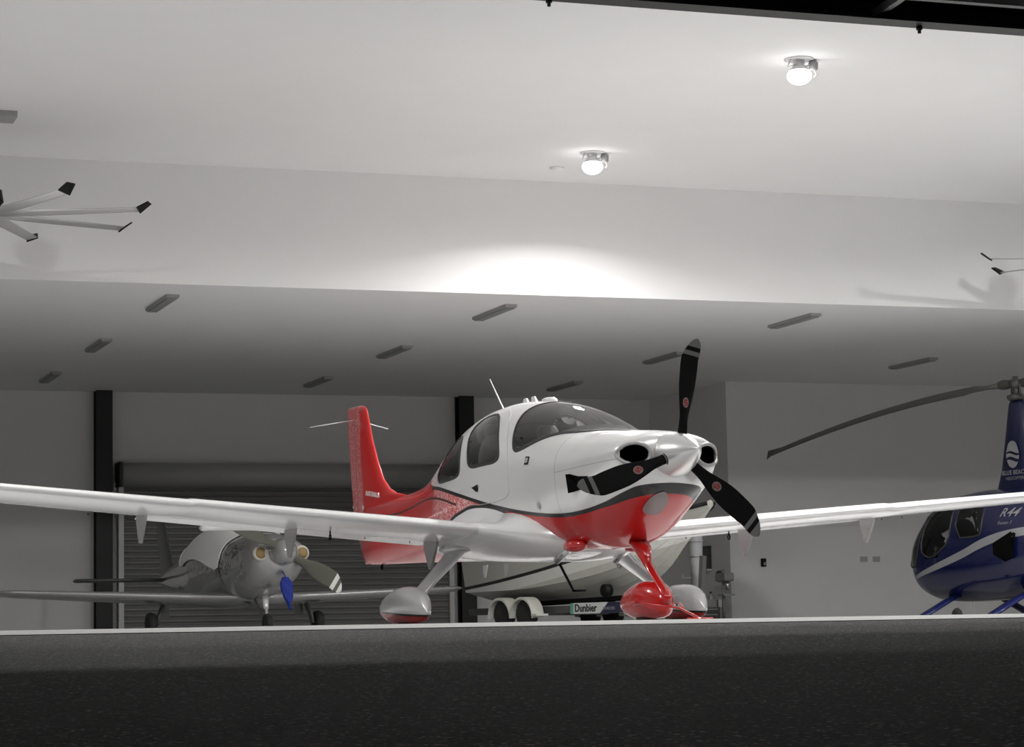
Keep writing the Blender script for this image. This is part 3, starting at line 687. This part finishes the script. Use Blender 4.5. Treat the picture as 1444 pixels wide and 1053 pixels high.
# ------------------------------------------------------------------ other craft
def make_surf(TAB):
    xs = [r[0] for r in TAB]
    def S(s, t):
        zt, zb, hw, zc, nt, nb = [pchip(xs, [r[j] for r in TAB], s) for j in range(1, 7)]
        c, sn = math.cos(t), math.sin(t); n = nt if sn >= 0 else nb
        return (s, hw * math.copysign(abs(c) ** (2 / n), c), zc + (zt - zc if sn >= 0 else zc - zb) * math.copysign(abs(sn) ** (2 / n), sn))
    return S
def body(S, s0, s1, ds, n=72, holes=(), front=()):
    ss = list(front)
    s = ss[-1] + ds if ss else s0
    while s < s1: ss.append(s); s += ds
    ss.append(s1); v = [S(s, -PI + 2 * PI * j / n) for s in ss for j in range(n)]; f = []
    for i in range(len(ss) - 1):
        for j in range(n):
            sm_, tm = (ss[i] + ss[i + 1]) / 2, -PI + 2 * PI * (j + .5) / n
            if any(inpoly(sm_, tm, h) for h in holes): continue
            k = (j + 1) % n; f.append((i * n + j, (i + 1) * n + j, (i + 1) * n + k, i * n + k))
    f.append(tuple(range(n))); f.append(tuple((len(ss) - 1) * n + j for j in range(n))[::-1])
    return MB().add(v, f)
# ---- silver aeroplane at the left
SP = {'skin': mat('dull_silver_paint', (.42, .42, .42), .25, metal=.6, coat=.6), 'dark': mat('dark_silver', (.14, .14, .14), .35, metal=.4),
      'cover': mat('cover_fabric', (.8, .8, .79), .85, bump=.3, bscale=8), 'pipe': mat('cover_piping', (.8, .8, .78), .8),
      'plug': mat('plug_tan', (.28, .19, .08), .8), 'ring': mat('plug_ring', (.5, .48, .42), .7), 'blue': mat('blue_cloth', (.005, .02, .2), .8, bump=.5, bscale=30)}
SP['blade'] = blade_mat('propeller_blade_olive', (.10, .10, .085), (.6, .6, .58), False, (.78, .84), .89)
N = NT(SP['skin']); X, Y, Z, V = N.xyz()
N.l.new(N.mixc(N.math('MULTIPLY', N.math('MULTIPLY', N.less(.5, X, .3), N.less(.8, Z, .2)), N.band(N.noise(V, 3., 3., 3.), .47, .53, .02)), (.42, .42, .42), (.03, .03, .03)), N.n['Principled BSDF'].inputs['Base Color'])  # dark streaks are reflections painted into the silver skin colour
STAB = [(.05, 1.17, .98, .10, 1.07, 2, 2), (.07, 1.20, .88, .24, 1.06, 2.3, 2), (.12, 1.24, .78, .33, 1.05, 2.4, 2.1), (.22, 1.28, .69, .385, 1.04, 2.4, 2.2), (.45, 1.33, .58, .42, 1.02, 2.3, 2.2), (.8, 1.37, .50, .45, 1.0, 2.2, 2.2), (1.1, 1.42, .47, .47, .98, 2.2, 2.2),
        (1.5, 1.51, .45, .50, .97, 2.2, 2.2), (2.0, 1.56, .44, .52, .97, 2.2, 2.2), (2.6, 1.50, .44, .50, .97, 2.2, 2.2), (3.2, 1.35, .47, .42, .95, 2.2, 2.2), (3.8, 1.18, .53, .32, .93, 2.1, 2.1), (4.6, 1.06, .62, .2, .9, 2, 2), (5.6, .93, .78, .04, .85, 2, 2)]
SS_ = make_surf(STAB)
sl_loc = (8.02, 31.66, 0)
sp = empty('silver_aeroplane', sl_loc, AC_RZ, 'silver low wing aeroplane with a grey canopy cover', 'aeroplane')
body(SS_, .05, 5.6, .08, 72, (), (.05, .06, .07, .09, .12, .16, .22, .3)).build('fuselage', SP['skin'], sp)
Mx = Matrix.Rotation(PI / 2, 4, 'Y')
spr = MB().lathe([(.003, -.27), (.04, -.262), (.10, -.225), (.15, -.15), (.175, -.07), (.185, .03), (.18, .045)], 36, Mx).build('propeller', SP['skin'], sp); spr.location = (0, 0, 1.07)
for a in (2.08, 2.08 + PI):
    b = blade_mb(.95, 1.45, .12).build('propeller_blade', SP['blade'], spr); b.rotation_euler = (a, 0, 0); b.location = (-.05, 0, 0)
for sg in (1, -1):
    R = [wing_ring(w, le, te, z, z - .05, tu, td, sg) for w, le, te, z, tu, td in ((0, 1.2, 3.0, .50, .10, .13), (.35, 1.28, 2.95, .51, .10, .13), (.55, 1.38, 2.75, .515, .07, .12), (.9, 1.44, 2.65, .525, .065, .10), (2., 1.54, 2.52, .565, .055, .08), (3.15, 1.64, 2.40, .605, .045, .05), (3.32, 1.72, 2.38, .61, .035, .03), (3.40, 1.85, 2.34, .61, .015, .015))]
    MB().loft(R).build('wing', SP['skin'], sp)
    R = [wing_ring(w, le, te, z, z, .03, .03, sg) for w, le, te, z in ((0, 4.95, 5.6, .84), (1.3, 5.15, 5.6, .84), (1.38, 5.3, 5.55, .84))]
    MB().loft(R).build('tailplane', SP['dark'], sp)
    lg = MB().loft([[(2.0 + .07 * math.cos(a), sg * y + .03 * math.sin(a), z) for a in [2 * PI * i / 12 for i in range(12)]] for y, z in ((1.0, .52), (1.12, .25), (1.14, .14))]).build('main_gear_leg', SP['dark'], sp)
    MB().lathe([(.02, -.05), (.08, -.06), (.14, -.05), (.16, 0), (.14, .05), (.08, .06), (.02, .05)], 24, Matrix.Translation((2.0, sg * 1.22, .16)) @ Matrix.Rotation(PI / 2, 4, 'X')).build('tyre', PM['rubber'], lg)
    MB().box((2.12, sg * .98, .36), (.02, .12, .22)).build('gear_door', SP['dark'], sp)
R = []
for z, a, b_, th in ((.9, 4.6, 5.55, .04), (1.1, 4.95, 5.62, .035), (1.5, 5.2, 5.72, .03), (1.72, 5.35, 5.75, .02), (1.75, 5.45, 5.7, .008)):
    xs, f_ = airfoil(10); R.append([(a + (b_ - a) * x, th * f_(x), z) for x in xs] + [(a + (b_ - a) * x, -th * f_(x), z) for x in xs[::-1][1:-1]])
MB().loft(R).build('tail_fin', SP['dark'], sp)
ng = MB().tube([(.75, 0, .55), (.72, 0, .36), (.70, 0, .33)], [.045, .04, .03], 14).tube([(.70, 0, .33), (.66, 0, .16)], .02, 10).build('nose_gear_leg', PM['white'], sp)
MB().lathe([(.02, -.04), (.07, -.05), (.12, -.04), (.135, 0), (.12, .04), (.07, .05), (.02, .04)], 24, Matrix.Translation((.66, 0, .135)) @ Matrix.Rotation(PI / 2, 4, 'X')).build('tyre', PM['rubber'], ng)
MB().bar((1.15, .02, .50), (.78, .02, .2), .02, .02).build('drag_brace', SP['dark'], sp)
cv = empty('canopy_cover', sl_loc, AC_RZ, 'grey fabric canopy cover with pale piping draped over the silver aeroplane', 'cover')
half = [(.80, PI / 2), (.86, 1.2), (1.0, .8), (1.16, .45), (1.22, .1), (1.30, -.16), (1.6, -.04), (1.95, .08), (2.3, .14), (2.65, .12), (2.95, .02), (3.2, .1), (3.3, .6), (3.25, 1.1), (3.2, PI / 2)]
CP = chaikin(half + [(s, PI - t) for s, t in half[-2:0:-1]], 1)
patch(MB(), CP, .018, 0, 1, 16, SS_).build('fabric', SP['cover'], cv); MB().ring([off(s, t, .02, SS_) for s, t in CP], .012, 6).build('piping', SP['pipe'], cv)
MB().tube([off(1.29, -.1, .02, SS_), off(1.29, -.5, .02, SS_), off(1.29, -1.1, .03, SS_), (1.3, 0, .40)], .012, 6).build('strap', SP['dark'], cv)
for sg, lab in ((1, 'tan intake plug with white rim on silver aeroplane, left of spinner'), (-1, 'tan intake plug with white rim on silver aeroplane, right of spinner')):
    r = empty('intake_plug', sl_loc, AC_RZ, lab, 'intake plug', 'intake plugs in the silver aeroplane'); M = Matrix.Translation((.10, sg * .29, 1.06)) @ Mx
    MB().lathe([(.01, -.03), (.075, -.03), (.075, .05)], 24, M).build('foam', SP['plug'], r)
    MB().lathe([(.075, -.035), (.098, -.03), (.105, .0), (.10, .06), (.075, .06)], 24, M, False).build('rim', SP['ring'], r)
mb = MB(); random.seed(3); R = []
for i in range(15):
    q = i / 14; w_ = .02 + .075 * math.sin(PI * min(1, q * 1.1 + .08)) * (1 - .25 * q)
    R.append([(.02 + .03 * math.sin(a) * (1 + .4 * math.sin(5 * q * PI + a * 3)), -.03 - .06 * q + w_ * math.cos(a) * (1 + .15 * math.sin(9 * q + a * 4)), .74 - .43 * q) for a in [2 * PI * k / 16 for k in range(16)]])
r = empty('cowl_streamer', sl_loc, AC_RZ, 'bright blue cloth streamer hanging below the nose of the silver aeroplane', 'streamer')
mb.loft(R).build('cloth', SP['blue'], r); MB().tube([(.10, -.02, .82), (.04, -.03, .76), (.02, -.03, .73)], .008, 6).build('cord', SP['blue'], r)

# ---- blue helicopter at the right
HP = (18.14, 29.84, 0); hd = Vector((-.215, .977)).normalized(); HRZ = math.atan2(-hd.y, -hd.x)   # local x points aft
blue = mat('helicopter_blue', (.0025, .005, .042), .2, coat=.8); HB = {'blue2': mat('strut_blue', (.006, .010, .085), .4), 'grey': mat('stripe_grey', (.22, .22, .23), .4), 'blk': PM['black'], 'belly': mat('belly_white', (.5, .5, .5), .5), 'rot': mat('rotor_blade_grey', (.075, .07, .065), .5), 'hub': mat('rotor_head', (.07, .07, .06), .5, metal=.3, noise=.5, nscale=20)}
N = NT(blue); X, Y, Z, V = N.xyz()
zs = N.curve(X, [(.3, .58), (.8, .70), (1.53, .90), (2.25, 1.13), (2.85, 1.22), (3.6, 1.28)], .3, 3.6, 0, 1.5); ws_ = N.curve(X, [(.3, .01), (.8, .035), (1.6, .055), (2.4, .06), (3.6, .04)], .3, 3.6, 0, .2)
st = N.math('MULTIPLY', N.less(N.math('ABSOLUTE', N.math('SUBTRACT', Z, zs)), ws_, .006), N.band(X, .3, 3.6))
c_ = N.mixc(st, (.0025, .005, .042), (.24, .24, .25)); geo = N.n.new('ShaderNodeNewGeometry'); c_ = N.mixc(geo.outputs['Backfacing'], c_, (.12, .12, .12)); N.l.new(c_, N.n['Principled BSDF'].inputs['Base Color'])
HT = [(.17, 1.0, .84, .07, .93, 2, 2), (.21, 1.12, .68, .26, .9, 2.1, 2.2), (.30, 1.28, .50, .41, .88, 2.2, 2.4), (.52, 1.50, .36, .55, .86, 2.3, 2.6), (.8, 1.70, .29, .62, .88, 2.4, 2.8), (1.2, 1.80, .27, .64, .9, 2.5, 2.8), (1.8, 1.84, .28, .64, .9, 2.5, 2.8), (2.3, 1.80, .32, .60, .9, 2.4, 2.6), (2.8, 1.63, .42, .48, .95, 2.2, 2.4), (3.2, 1.46, .6, .34, 1.0, 2.1, 2.1), (3.6, 1.33, .82, .2, 1.07, 2, 2), (4.2, 1.28, .96, .15, 1.12, 2, 2), (9., 1.24, 1.08, .08, 1.16, 2, 2)]
HS = make_surf(HT)
hc = empty('helicopter', HP, HRZ, 'dark blue four seat helicopter with a grey side stripe, parked at the right', 'helicopter')
ox = Matrix.Translation((-2.15, 0, 0))
F1 = chaikin([(.72, .12), (.78, .62), (.98, .98), (1.33, 1.02), (1.36, .5), (1.36, .16), (1.1, .02), (.88, .0)], 1)
F2 = chaikin([(1.46, .2), (1.46, 1.02), (1.96, 1.0), (2.0, .3), (1.96, .2)], 1)
F0 = [(.24, -.1), (.44, -.12), (.62, -.05), (.68, .7), (.9, 1.15), (.95, 1.45), (.55, 1.45), (.3, 1.45)]
F0 = chaikin(F0, 1)
hol = [F0, F1, F2, mir(F0), mir(F1), mir(F2)]
fb_ = body(HS, .17, 9., .06, 96, hol, (.17, .18, .195, .21, .23, .26, .3, .35, .4)).build('fuselage', blue, hc); fb_.location = (-2.15, 0, 0)
gl2 = glass_mat('helicopter_window', .85)
for nm, P in (('windscreen', F0), ('door_window', F1), ('rear_window', F2)):
    for Q in (P, mir(P)):
        patch(MB(), Q, .003, 0, 1, 5, HS).build(nm, gl2, fb_); MB().ring([off(*q, .004, HS) for q in Q], .014, 6).build('window_seal', PM['seal'], fb_)
for y in (.3, -.3):
    mb = MB()
    mb.ellipsoid((1.30, y, 1.10), (.08, .24, .34), p=.6).ellipsoid((1.05, y, .78), (.28, .24, .09), p=.6).ellipsoid((2.12, y, 1.02), (.08, .24, .36), p=.6).ellipsoid((1.85, y, .72), (.26, .24, .09), p=.6)
    mb.build('cabin_seat', PM['black'], fb_)
MB().box((.62, 0, .82), (.3, .35, .5)).build('instrument_console', PM['black'], fb_)
mb = MB(); mb.add([off(2.22, .12, .012, HS), off(2.55, .30, .06, HS), off(2.58, -.05, .07, HS), off(2.42, -.12, .012, HS), off(2.22, .0, .012, HS)], [(0, 1, 2, 3, 4)], False).add([off(2.3, .1, .0, HS), off(2.58, .28, .0, HS), off(2.58, .28, .07, HS), off(2.58, -.05, .07, HS), off(2.55, -.1, .0, HS)], [(0, 1, 2), (1, 2, 3, 4)], False); mb.v = [(q[0], -q[1], q[2]) for q in mb.v]; mb.build('air_scoop', PM['dark'], fb_)
# lettering on the flank: text plane facing the side
def flank(x, z, y): return Matrix.Translation((x, y, z)) @ Matrix(((1, 0, 0, 0), (0, 0, 1, 0), (0, 1, 0, 0), (0, 0, 0, 1)))
def flank_text(mb, txt, x, z, size, S, shear=0., bold=False, y=None):
    t = MB(); text_mb(t, txt, Matrix.Identity(4), size, .0, 1.05, shear, bold)
    V2 = []
    for v in t.v:
        px_, pz_ = x + v[0], z + v[1]
        if y is not None: V2.append((px_, y, pz_)); continue
        # find t on the skin with that height
        lo, hi = -.3, 1.4
        for _ in range(24):
            m_ = (lo + hi) / 2
            if S(px_, m_)[2] < pz_: lo = m_
            else: hi = m_
        q = off(px_, lo, .006, S); V2.append((px_, -q.y, pz_))
    mb.add(V2, t.f, False)
mb = MB(); flank_text(mb, 'R44', 2.42, 1.47, .17, HS, .35, True); flank_text(mb, 'Raven I', 2.38, 1.33, .07, HS, .3); mb.build('flank_lettering', HB['grey'], fb_)
# mast fairing, rotor
mf = MB(); R = []
for z, x0, x1, th in ((1.62, -.62, .75, .13), (1.85, -.42, .50, .12), (2.1, -.33, .38, .11), (2.6, -.22, .26, .095), (3.0, -.14, .17, .08), (3.06, -.11, .13, .06)):
    c = (x0 + x1) / 2; L = (x1 - x0) / 2; R.append([(c + L * math.cos(a), th * math.sin(a), z) for a in [2 * PI * i / 28 for i in range(28)]])
ma = mf.loft(R).build('mast_fairing', HB['blue2'], hc); ma.data.materials[0] = mat('mast_blue', (.002, .005, .034), .35, coat=.4)
mb = MB(); cx, cz, cy = .01, 2.30, -.122
def arcpoly(z0, z1, w0, w1, n=14):
    pts = []
    for i in range(n + 1):
        x = -.13 + .26 * i / n; pts.append((x, z0 + w0 * math.sin(i / n * PI * 1.6)))
    for i in range(n, -1, -1):
        x = -.13 + .26 * i / n; pts.append((x, z1 + w1 * math.sin(i / n * PI * 1.6 + .5)))
    out = []
    for x, z in pts:
        r = math.hypot(x / .13, z / .19)
        if r > 1: x, z = x / r, z / r
        out.append((cx + x, cy, cz + z))
    return out
for a in ((.03, .24, .02, .0), (-.05, .0, .02, .02), (-.20, -.09, .01, .02)):
    P = arcpoly(*a); mb.add(P, [tuple(range(len(P)))], False)
mb.build('emblem', HB['grey'], ma)
mb = MB(); flank_text(mb, 'BLUE BEACH', .04, 2.045, .085, HS, 0, True, -.128); flank_text(mb, 'HELICOPTERS', .06, 1.965, .06, HS, 0, False, -.128); mb.build('mast_lettering', HB['grey'], ma)
rh = MB(); rh.lathe([(.09, 3.06), (.13, 3.09), (.13, 3.13), (.07, 3.15), (.045, 3.17), (.045, 3.24), (.10, 3.26), (.10, 3.34), (.04, 3.37), (.04, 3.40)], 20)
rh.ellipsoid((-.20, 0, 3.30), (.16, .07, .07)).ellipsoid((.20, 0, 3.30), (.16, .07, .07))
rh.tube([(-.16, .10, 3.10), (-.18, .12, 3.28)], .012).tube([(.16, -.10, 3.10), (.18, -.12, 3.28)], .012).tube([(-.10, .02, 3.14), (-.22, .11, 3.10)], .02).tube([(.10, -.02, 3.14), (.22, -.11, 3.10)], .02)
rt = rh.build('rotor_head', HB['hub'], hc); rt.rotation_euler = (0, 0, .106)
for sg in (-1, 1):
    R = []
    for i in range(26):
        q = i / 25; r_ = .28 + (5.03 - .28) * q; z = 3.29 - .66 * q ** 1.7; ch = ccurve([(0, .07), (.06, .13), (.12, .13), (.95, .13), (1, .02)], q); th = ccurve([(0, .04), (.08, .02), (.95, .014), (1, .004)], q)
        R.append([(sg * r_, sg * -.0 + ch * math.cos(a), z + th * math.sin(a) * (1 - .4 * math.cos(a)) + .075 * math.cos(a) * min(1, q * 8)) for a in [2 * PI * k / 14 for k in range(14)]])
    MB().loft(R).build('rotor_blade', HB['rot'], rt)
# landing gear
for sg in (1, -1):
    sk_ = MB().tube([(-1.12, sg * 1.07, .05), (1.25, sg * 1.07, .05)], .035, 12).build('skid', HB['blue2'], hc)
    for x in (-.95, .45):
        MB().loft([[(x + a_ * .13, sg * y, z + b__ * .035) for a_, b__ in ((-1, 0), (0, 1), (1, 0), (0, -1))] for y, z in ((.30, .38), (.55, .29), (.85, .155), (1.07, .055))]).build('skid_strut', HB['blue2'], sk_)
    MB().lathe([(.02, -.03), (.07, -.035), (.09, 0), (.07, .035), (.02, .03)], 18, Matrix.Translation((-.1, sg * 1.16, .09)) @ Matrix.Rotation(PI / 2, 4, 'X')).build('ground_wheel', PM['rubber'], sk_)
# tail rotor and fins, outside the picture
MB().loft([[(6.3, -.01, .7), (6.7, -.01, .7), (6.7, .01, .7), (6.3, .01, .7)], [(6.5, -.01, 1.15), (6.9, -.01, 1.15), (6.9, .01, 1.15), (6.5, .01, 1.15)], [(6.75, -.01, 2.0), (7.0, -.01, 2.0), (7.0, .01, 2.0), (6.75, .01, 2.0)]], smooth=False).build('tail_fin', blue, hc)

# ---- boat on a trailer
stem = Vector((13.57, 31.17)); bh = Vector((.296, -.955)).normalized(); BRZ = math.atan2(bh.y, bh.x); BL = 4.2
bo = Vector((stem.x - bh.x * BL, stem.y - bh.y * BL))
bt = empty('motor_boat', (bo.x, bo.y, 0), BRZ, 'cream motor boat with a dark side stripe on a trailer', 'boat')
hullm = mat('hull_gelcoat', (.42, .42, .38), .35, coat=.2); N = NT(hullm); X, Y, Z, V = N.xyz()
zs = N.curve(X, [(0, .62), (1.2, .74), (2.4, .92), (3.4, 1.12), (4.6, 1.42)], 0, 4.6, 0, 2.)
c_ = N.mixc(N.less(N.math('ABSOLUTE', N.math('SUBTRACT', Z, zs)), .024, .006), (.42, .42, .38), (.015, .015, .015))
c_ = N.mixc(N.band(N.math('SUBTRACT', zs, Z), .024, .17, .01), c_, (.60, .60, .57)); N.l.new(c_, N.n['Principled BSDF'].inputs['Base Color'])
BS = [(0, .40, .66, .56, .78, 1.16), (1.2, .38, .70, .57, .82, 1.2), (2.2, .40, .64, .64, .83, 1.27), (3.0, .47, .50, .76, .76, 1.36), (3.5, .60, .36, .90, .62, 1.44), (3.9, .80, .21, 1.08, .50, 1.54), (4.25, 1.10, .10, 1.30, .36, 1.56), (4.6, 1.40, .04, 1.48, .18, 1.61), (4.8, 1.58, .01, 1.60, .05, 1.66)]
bx = [r[0] for r in BS]; R = []
for i in range(40):
    x = 4.8 * i / 39; k, cy_, cz_, gy, gz = [pchip(bx, [r[j] for r in BS], x) for j in range(1, 6)]
    side = [(0, k), (cy_ * .35, k + (cz_ - k) * .32), (cy_ * .38, k + (cz_ - k) * .32), (cy_ * .7, k + (cz_ - k) * .66), (cy_ * .73, k + (cz_ - k) * .66), (cy_, cz_), (cy_ * 1.04 + .005, cz_), (cy_ + (gy - cy_) * .5 + .02, (cz_ + gz) / 2), (gy, gz), (gy * .86, gz + .03), (0, gz + .05)]
    R.append([(x, y, z) for y, z in side] + [(x, -y, z) for y, z in side[::-1][1:-1]])
hull = MB().loft(R, smooth=False).build('hull', hullm, bt)
for sg in (1, -1):
    MB().tube([(x, sg * (pchip(bx, [r[4] for r in BS], x) + .01), pchip(bx, [r[5] for r in BS], x)) for x in [4.8 * i / 24 for i in range(25)]], .028, 8).build('rub_rail', PM['black'], bt)
    MB().tube([(3.2, sg * .6, 1.42), (3.25, sg * .6, 1.62), (3.9, sg * .38, 1.74), (4.65, sg * .1, 1.92), (4.65, 0, 1.92)], .014, 8).build('bow_rail', PM['chrome'], bt)
R = []
for x, w_, z0 in ((.6, .55, 1.3), (2.6, .6, 1.38), (3.4, .42, 1.50), (3.9, .2, 1.56)):
    R.append([(x, -w_, z0 - .06), (x, -w_ * .9, z0 + .12), (x, w_ * .9, z0 + .12), (x, w_, z0 - .06)])
MB().loft(R, smooth=False).build('foredeck', mat('deck_gelcoat', (.5, .5, .47), .4), bt)
MB().ellipsoid((4.5, 0, 1.78), (.05, .03, .03)).build('cleat', PM['chrome'], bt)
tr = empty('boat_trailer', (bo.x, bo.y, 0), BRZ, 'galvanised tandem boat trailer with pale mudguards under the cream boat', 'trailer')
tm = mat('trailer_steel', (.10, .10, .10), .5, metal=.4); gm = mat('mudguard_cream', (.55, .55, .50), .6)
for sg in (1, -1):
    MB().bar((-.1, sg * .55, .27), (3.4, sg * .55, .27), .05, .10).bar((3.4, sg * .55, .27), (4.9, sg * .04, .30), .05, .10).build('side_rail', tm, tr)
    MB().bar((.2, sg * .3, .36), (3.2, sg * .25, .42), .06, .05).build('bunk', PM['black'], tr)
    for x in (1.12, 1.66):
        MB().lathe([(.03, -.05), (.14, -.06), (.20, -.05), (.215, 0), (.20, .05), (.14, .06), (.03, .05)], 28, Matrix.Translation((x, sg * .80, .215)) @ Matrix.Rotation(PI / 2, 4, 'X')).build('wheel', PM['rubber'], tr)
    mb = MB()
    for x in (1.12, 1.66):
        P = []
        for i in range(17):
            a = PI * i / 16; P.append((x - .262 * math.cos(a), .19 + .27 * math.sin(a)))
        mb.loft([[(px_, sg * .70, pz_), (px_, sg * .92, pz_), (px_, sg * .92, pz_ - .035 - .0), (px_, sg * .70, pz_ - .02)] for px_, pz_ in P], smooth=False)
    mb.box((1.97, sg * .81, .20), (.12, .22, .03)); mb.build('mudguard', gm, tr)
for x in (.3, 1.4, 2.6): MB().bar((x, -.55, .27), (x, .55, .27), .05, .06).build('cross_member', tm, tr)
MB().bar((1.12, -.8, .215), (1.12, .8, .215), .04, .04).bar((1.66, -.8, .215), (1.66, .8, .215), .04, .04).build('axle', tm, tr)
MB().bar((4.55, 0, .3), (4.62, 0, .95), .07, .07).build('winch_post', tm, tr)
MB().lathe([(.02, -.05), (.09, -.05), (.09, .05), (.02, .05)], 16, Matrix.Translation((3.0, -.4, .52)) @ Matrix.Rotation(PI / 2, 4, 'X')).build('keel_roller', PM['black'], tr)
# name plate on the near rail (the side facing -x of the hangar)
sgn_ = -1
pm = mat('name_plate', (.5, .52, .5), .4); N = NT(pm); X, Y, Z, V = N.xyz()
e = N.math('ADD', X, N.math('MULTIPLY', Z, -1.2))
N.l.new(N.mixc(N.less(2.86, e, .02), N.mixc(N.less(X, 2.50, .04), (.55, .57, .55), (.10, .30, .25)), (.02, .02, .045)), N.n['Principled BSDF'].inputs['Base Color'])
pl_ = MB().box((2.98, sgn_ * .60, .275), (1.12, .02, .155)).build('name_plate', pm, tr, .006)
t = MB(); text_mb(t, 'Dunbier', Matrix.Translation((2.78, sgn_ * .612, .275)) @ Matrix.Rotation(PI / 2, 4, 'X'), .15, .002, 1.0, bold=True); t.build('plate_lettering', PM['black'], pl_)
t = MB(); text_mb(t, 'TRAILERS', Matrix.Translation((3.30, sgn_ * .612, .265)) @ Matrix.Rotation(PI / 2, 4, 'X'), .06, .002, 1.1); t.build('plate_lettering', HB['grey'], pl_)
# things by the office side wall
po = empty('padded_post', (14.62, 33.1, 0), 0, 'pale grey padded post with dark straps standing right of the cream boat', 'post')
MB().lathe([(.16, 0), (.16, .02), (.03, .04), (.03, 1.5)], 20).build('stand', PM['grey'], po)
MB().lathe([(.05, .35), (.08, .38), (.085, .8), (.10, 1.2), (.105, 1.46), (.07, 1.5)], 20).build('padding', mat('padding_vinyl', (.40, .40, .41), .6), po)
for z in (1.02, 1.24): MB().lathe([(.095, z - .012), (.112, z - .012), (.112, z + .012), (.095, z + .012)], 20, cap=False).build('strap', PM['grey'], po)
yv = mat('hi_vis', (.42, .45, .08), .8)
hv = empty('hi_vis_vest', (14.50, 33.35, 0), 0, 'yellow high visibility vest hung behind the pale padded post', 'vest')
mb = MB(); mb.ellipsoid((-.12, 0, 1.18), (.11, .05, .2), p=.7).build('cloth', yv, hv); MB().tube([(-.10, -.01, 1.36), (.02, -.02, 1.44), (.10, -.1, 1.45)], .008).build('hanger_hook', PM['dark'], hv)
ml_ = mat('workshop_grey', (.35, .35, .35), .5, metal=.3); dk_ = mat('workshop_dark', (.05, .05, .05), .6)
dp = empty('pedestal_drill', (17.25, 37.95, 0), 0, 'grey pedestal drill standing against the side of the office block', 'drill')
MB().box((0, 0, .03), (.34, .3, .06)).build('base', dk_, dp, .01); MB().tube([(0, 0, .05), (0, 0, .95)], .03, 14).build('column', ml_, dp)
MB().box((0, -.05, .82), (.18, .4, .14)).build('head', ml_, dp, .02); MB().ellipsoid((0, .14, .84), (.08, .09, .1)).build('motor', dk_, dp)
MB().tube([(0, -.15, .76), (0, -.17, .6)], [.045, .03], 12).build('chuck', PM['chrome'], dp); MB().box((0, -.12, .52), (.2, .24, .03)).build('table', ml_, dp)
tc_ = empty('tool_trolley', (16.75, 37.75, 0), 0, 'low dark tool trolley with bottles on top, left of the pedestal drill', 'trolley')
MB().box((0, 0, .26), (.5, .4, .28)).build('cabinet', dk_, tc_, .01)
for z in (.19, .28, .36): MB().box((0, -.205, z), (.40, .012, .014)).build('drawer_handle', ml_, tc_)
for x in (-.2, .2):
    for y in (-.15, .15): MB().lathe([(.01, -.02), (.045, -.02), (.045, .02), (.01, .02)], 12, Matrix.Translation((x, y, .045)) @ Matrix.Rotation(PI / 2, 4, 'X')).build('castor', PM['rubber'], tc_)
for x, y, h, m_, lab in ((-.16, -.05, .20, yv, 'yellow bottle on the tool trolley, the leftmost of three'), (.0, -.08, .26, mat('bottle_clear', (.4, .42, .4), .3), 'tall pale bottle in the middle of the tool trolley'), (.15, -.05, .15, ml_, 'short grey can at the right end of the tool trolley')):
    r = empty('bottle', (16.75 + x, 37.75 + y, .405), 0, lab, 'bottle', 'bottles on the tool trolley')
    MB().lathe([(.035, 0), (.045, .01), (.045, h * .6), (.018, h * .8), (.018, h)], 16).build('bottle_body', m_, r); MB().lathe([(.02, h - .01), (.022, h + .02), (.01, h + .022)], 12).build('cap', dk_, r)
# wall shelf bracket beside the window
r = empty('wall_bracket', (17.6, 39.75, .86), 0, 'thin pale angle bracket fixed below the dark office side window', 'bracket')
MB().bar((0, 0, 0), (-.32, 0, 0), .02, .02).bar((-.32, 0, 0), (-.32, 0, .07), .02, .02).build('arm', PM['white'], r); MB().box((-.006, 0, 0), (.012, .05, .12)).build('wall_plate', PM['white'], r)
# ------------------------------------------------------------------ world, camera, view
w = bpy.data.worlds.new('night'); SC.world = w; w.use_nodes = True
w.node_tree.nodes['Background'].inputs[0].default_value = (.6, .65, .8, 1); w.node_tree.nodes['Background'].inputs[1].default_value = .006
cam = bpy.data.cameras.new('camera'); co = bpy.data.objects.new('camera', cam); COL.objects.link(co); SC.camera = co
F_PX = 3450.; cam.sensor_width = 36.; cam.sensor_fit = 'HORIZONTAL'; cam.lens = F_PX / 1444 * 36.
A = math.atan(F_PX / 9680.); rl = math.atan(.0184); pt = math.atan(366 * math.cos(rl) / F_PX)
fh = Vector((math.sin(A), math.cos(A), 0)); rt_ = Vector((math.cos(A), -math.sin(A), 0)); up = Vector((0, 0, 1))
fw = fh * math.cos(pt) + up * math.sin(pt); cu = up * math.cos(pt) - fh * math.sin(pt)
Rv = rt_ * math.cos(rl) - cu * math.sin(rl); Uv = rt_ * math.sin(rl) + cu * math.cos(rl)
M = Matrix((Rv, Uv, -fw)).transposed().to_4x4(); M.translation = Vector((0, 0, -.055)); co.matrix_world = M
cam.clip_start = .05; cam.clip_end = 300
SC.view_settings.view_transform = 'Standard'; SC.view_settings.look = 'None'; SC.view_settings.exposure = 0.; SC.view_settings.gamma = 1.; SC.view_settings.use_curve_mapping = False
SC.cycles.use_denoising = True; SC.cycles.max_bounces = 10; SC.cycles.diffuse_bounces = 6; SC.cycles.transparent_max_bounces = 12; SC.cycles.sample_clamp_indirect = 6.
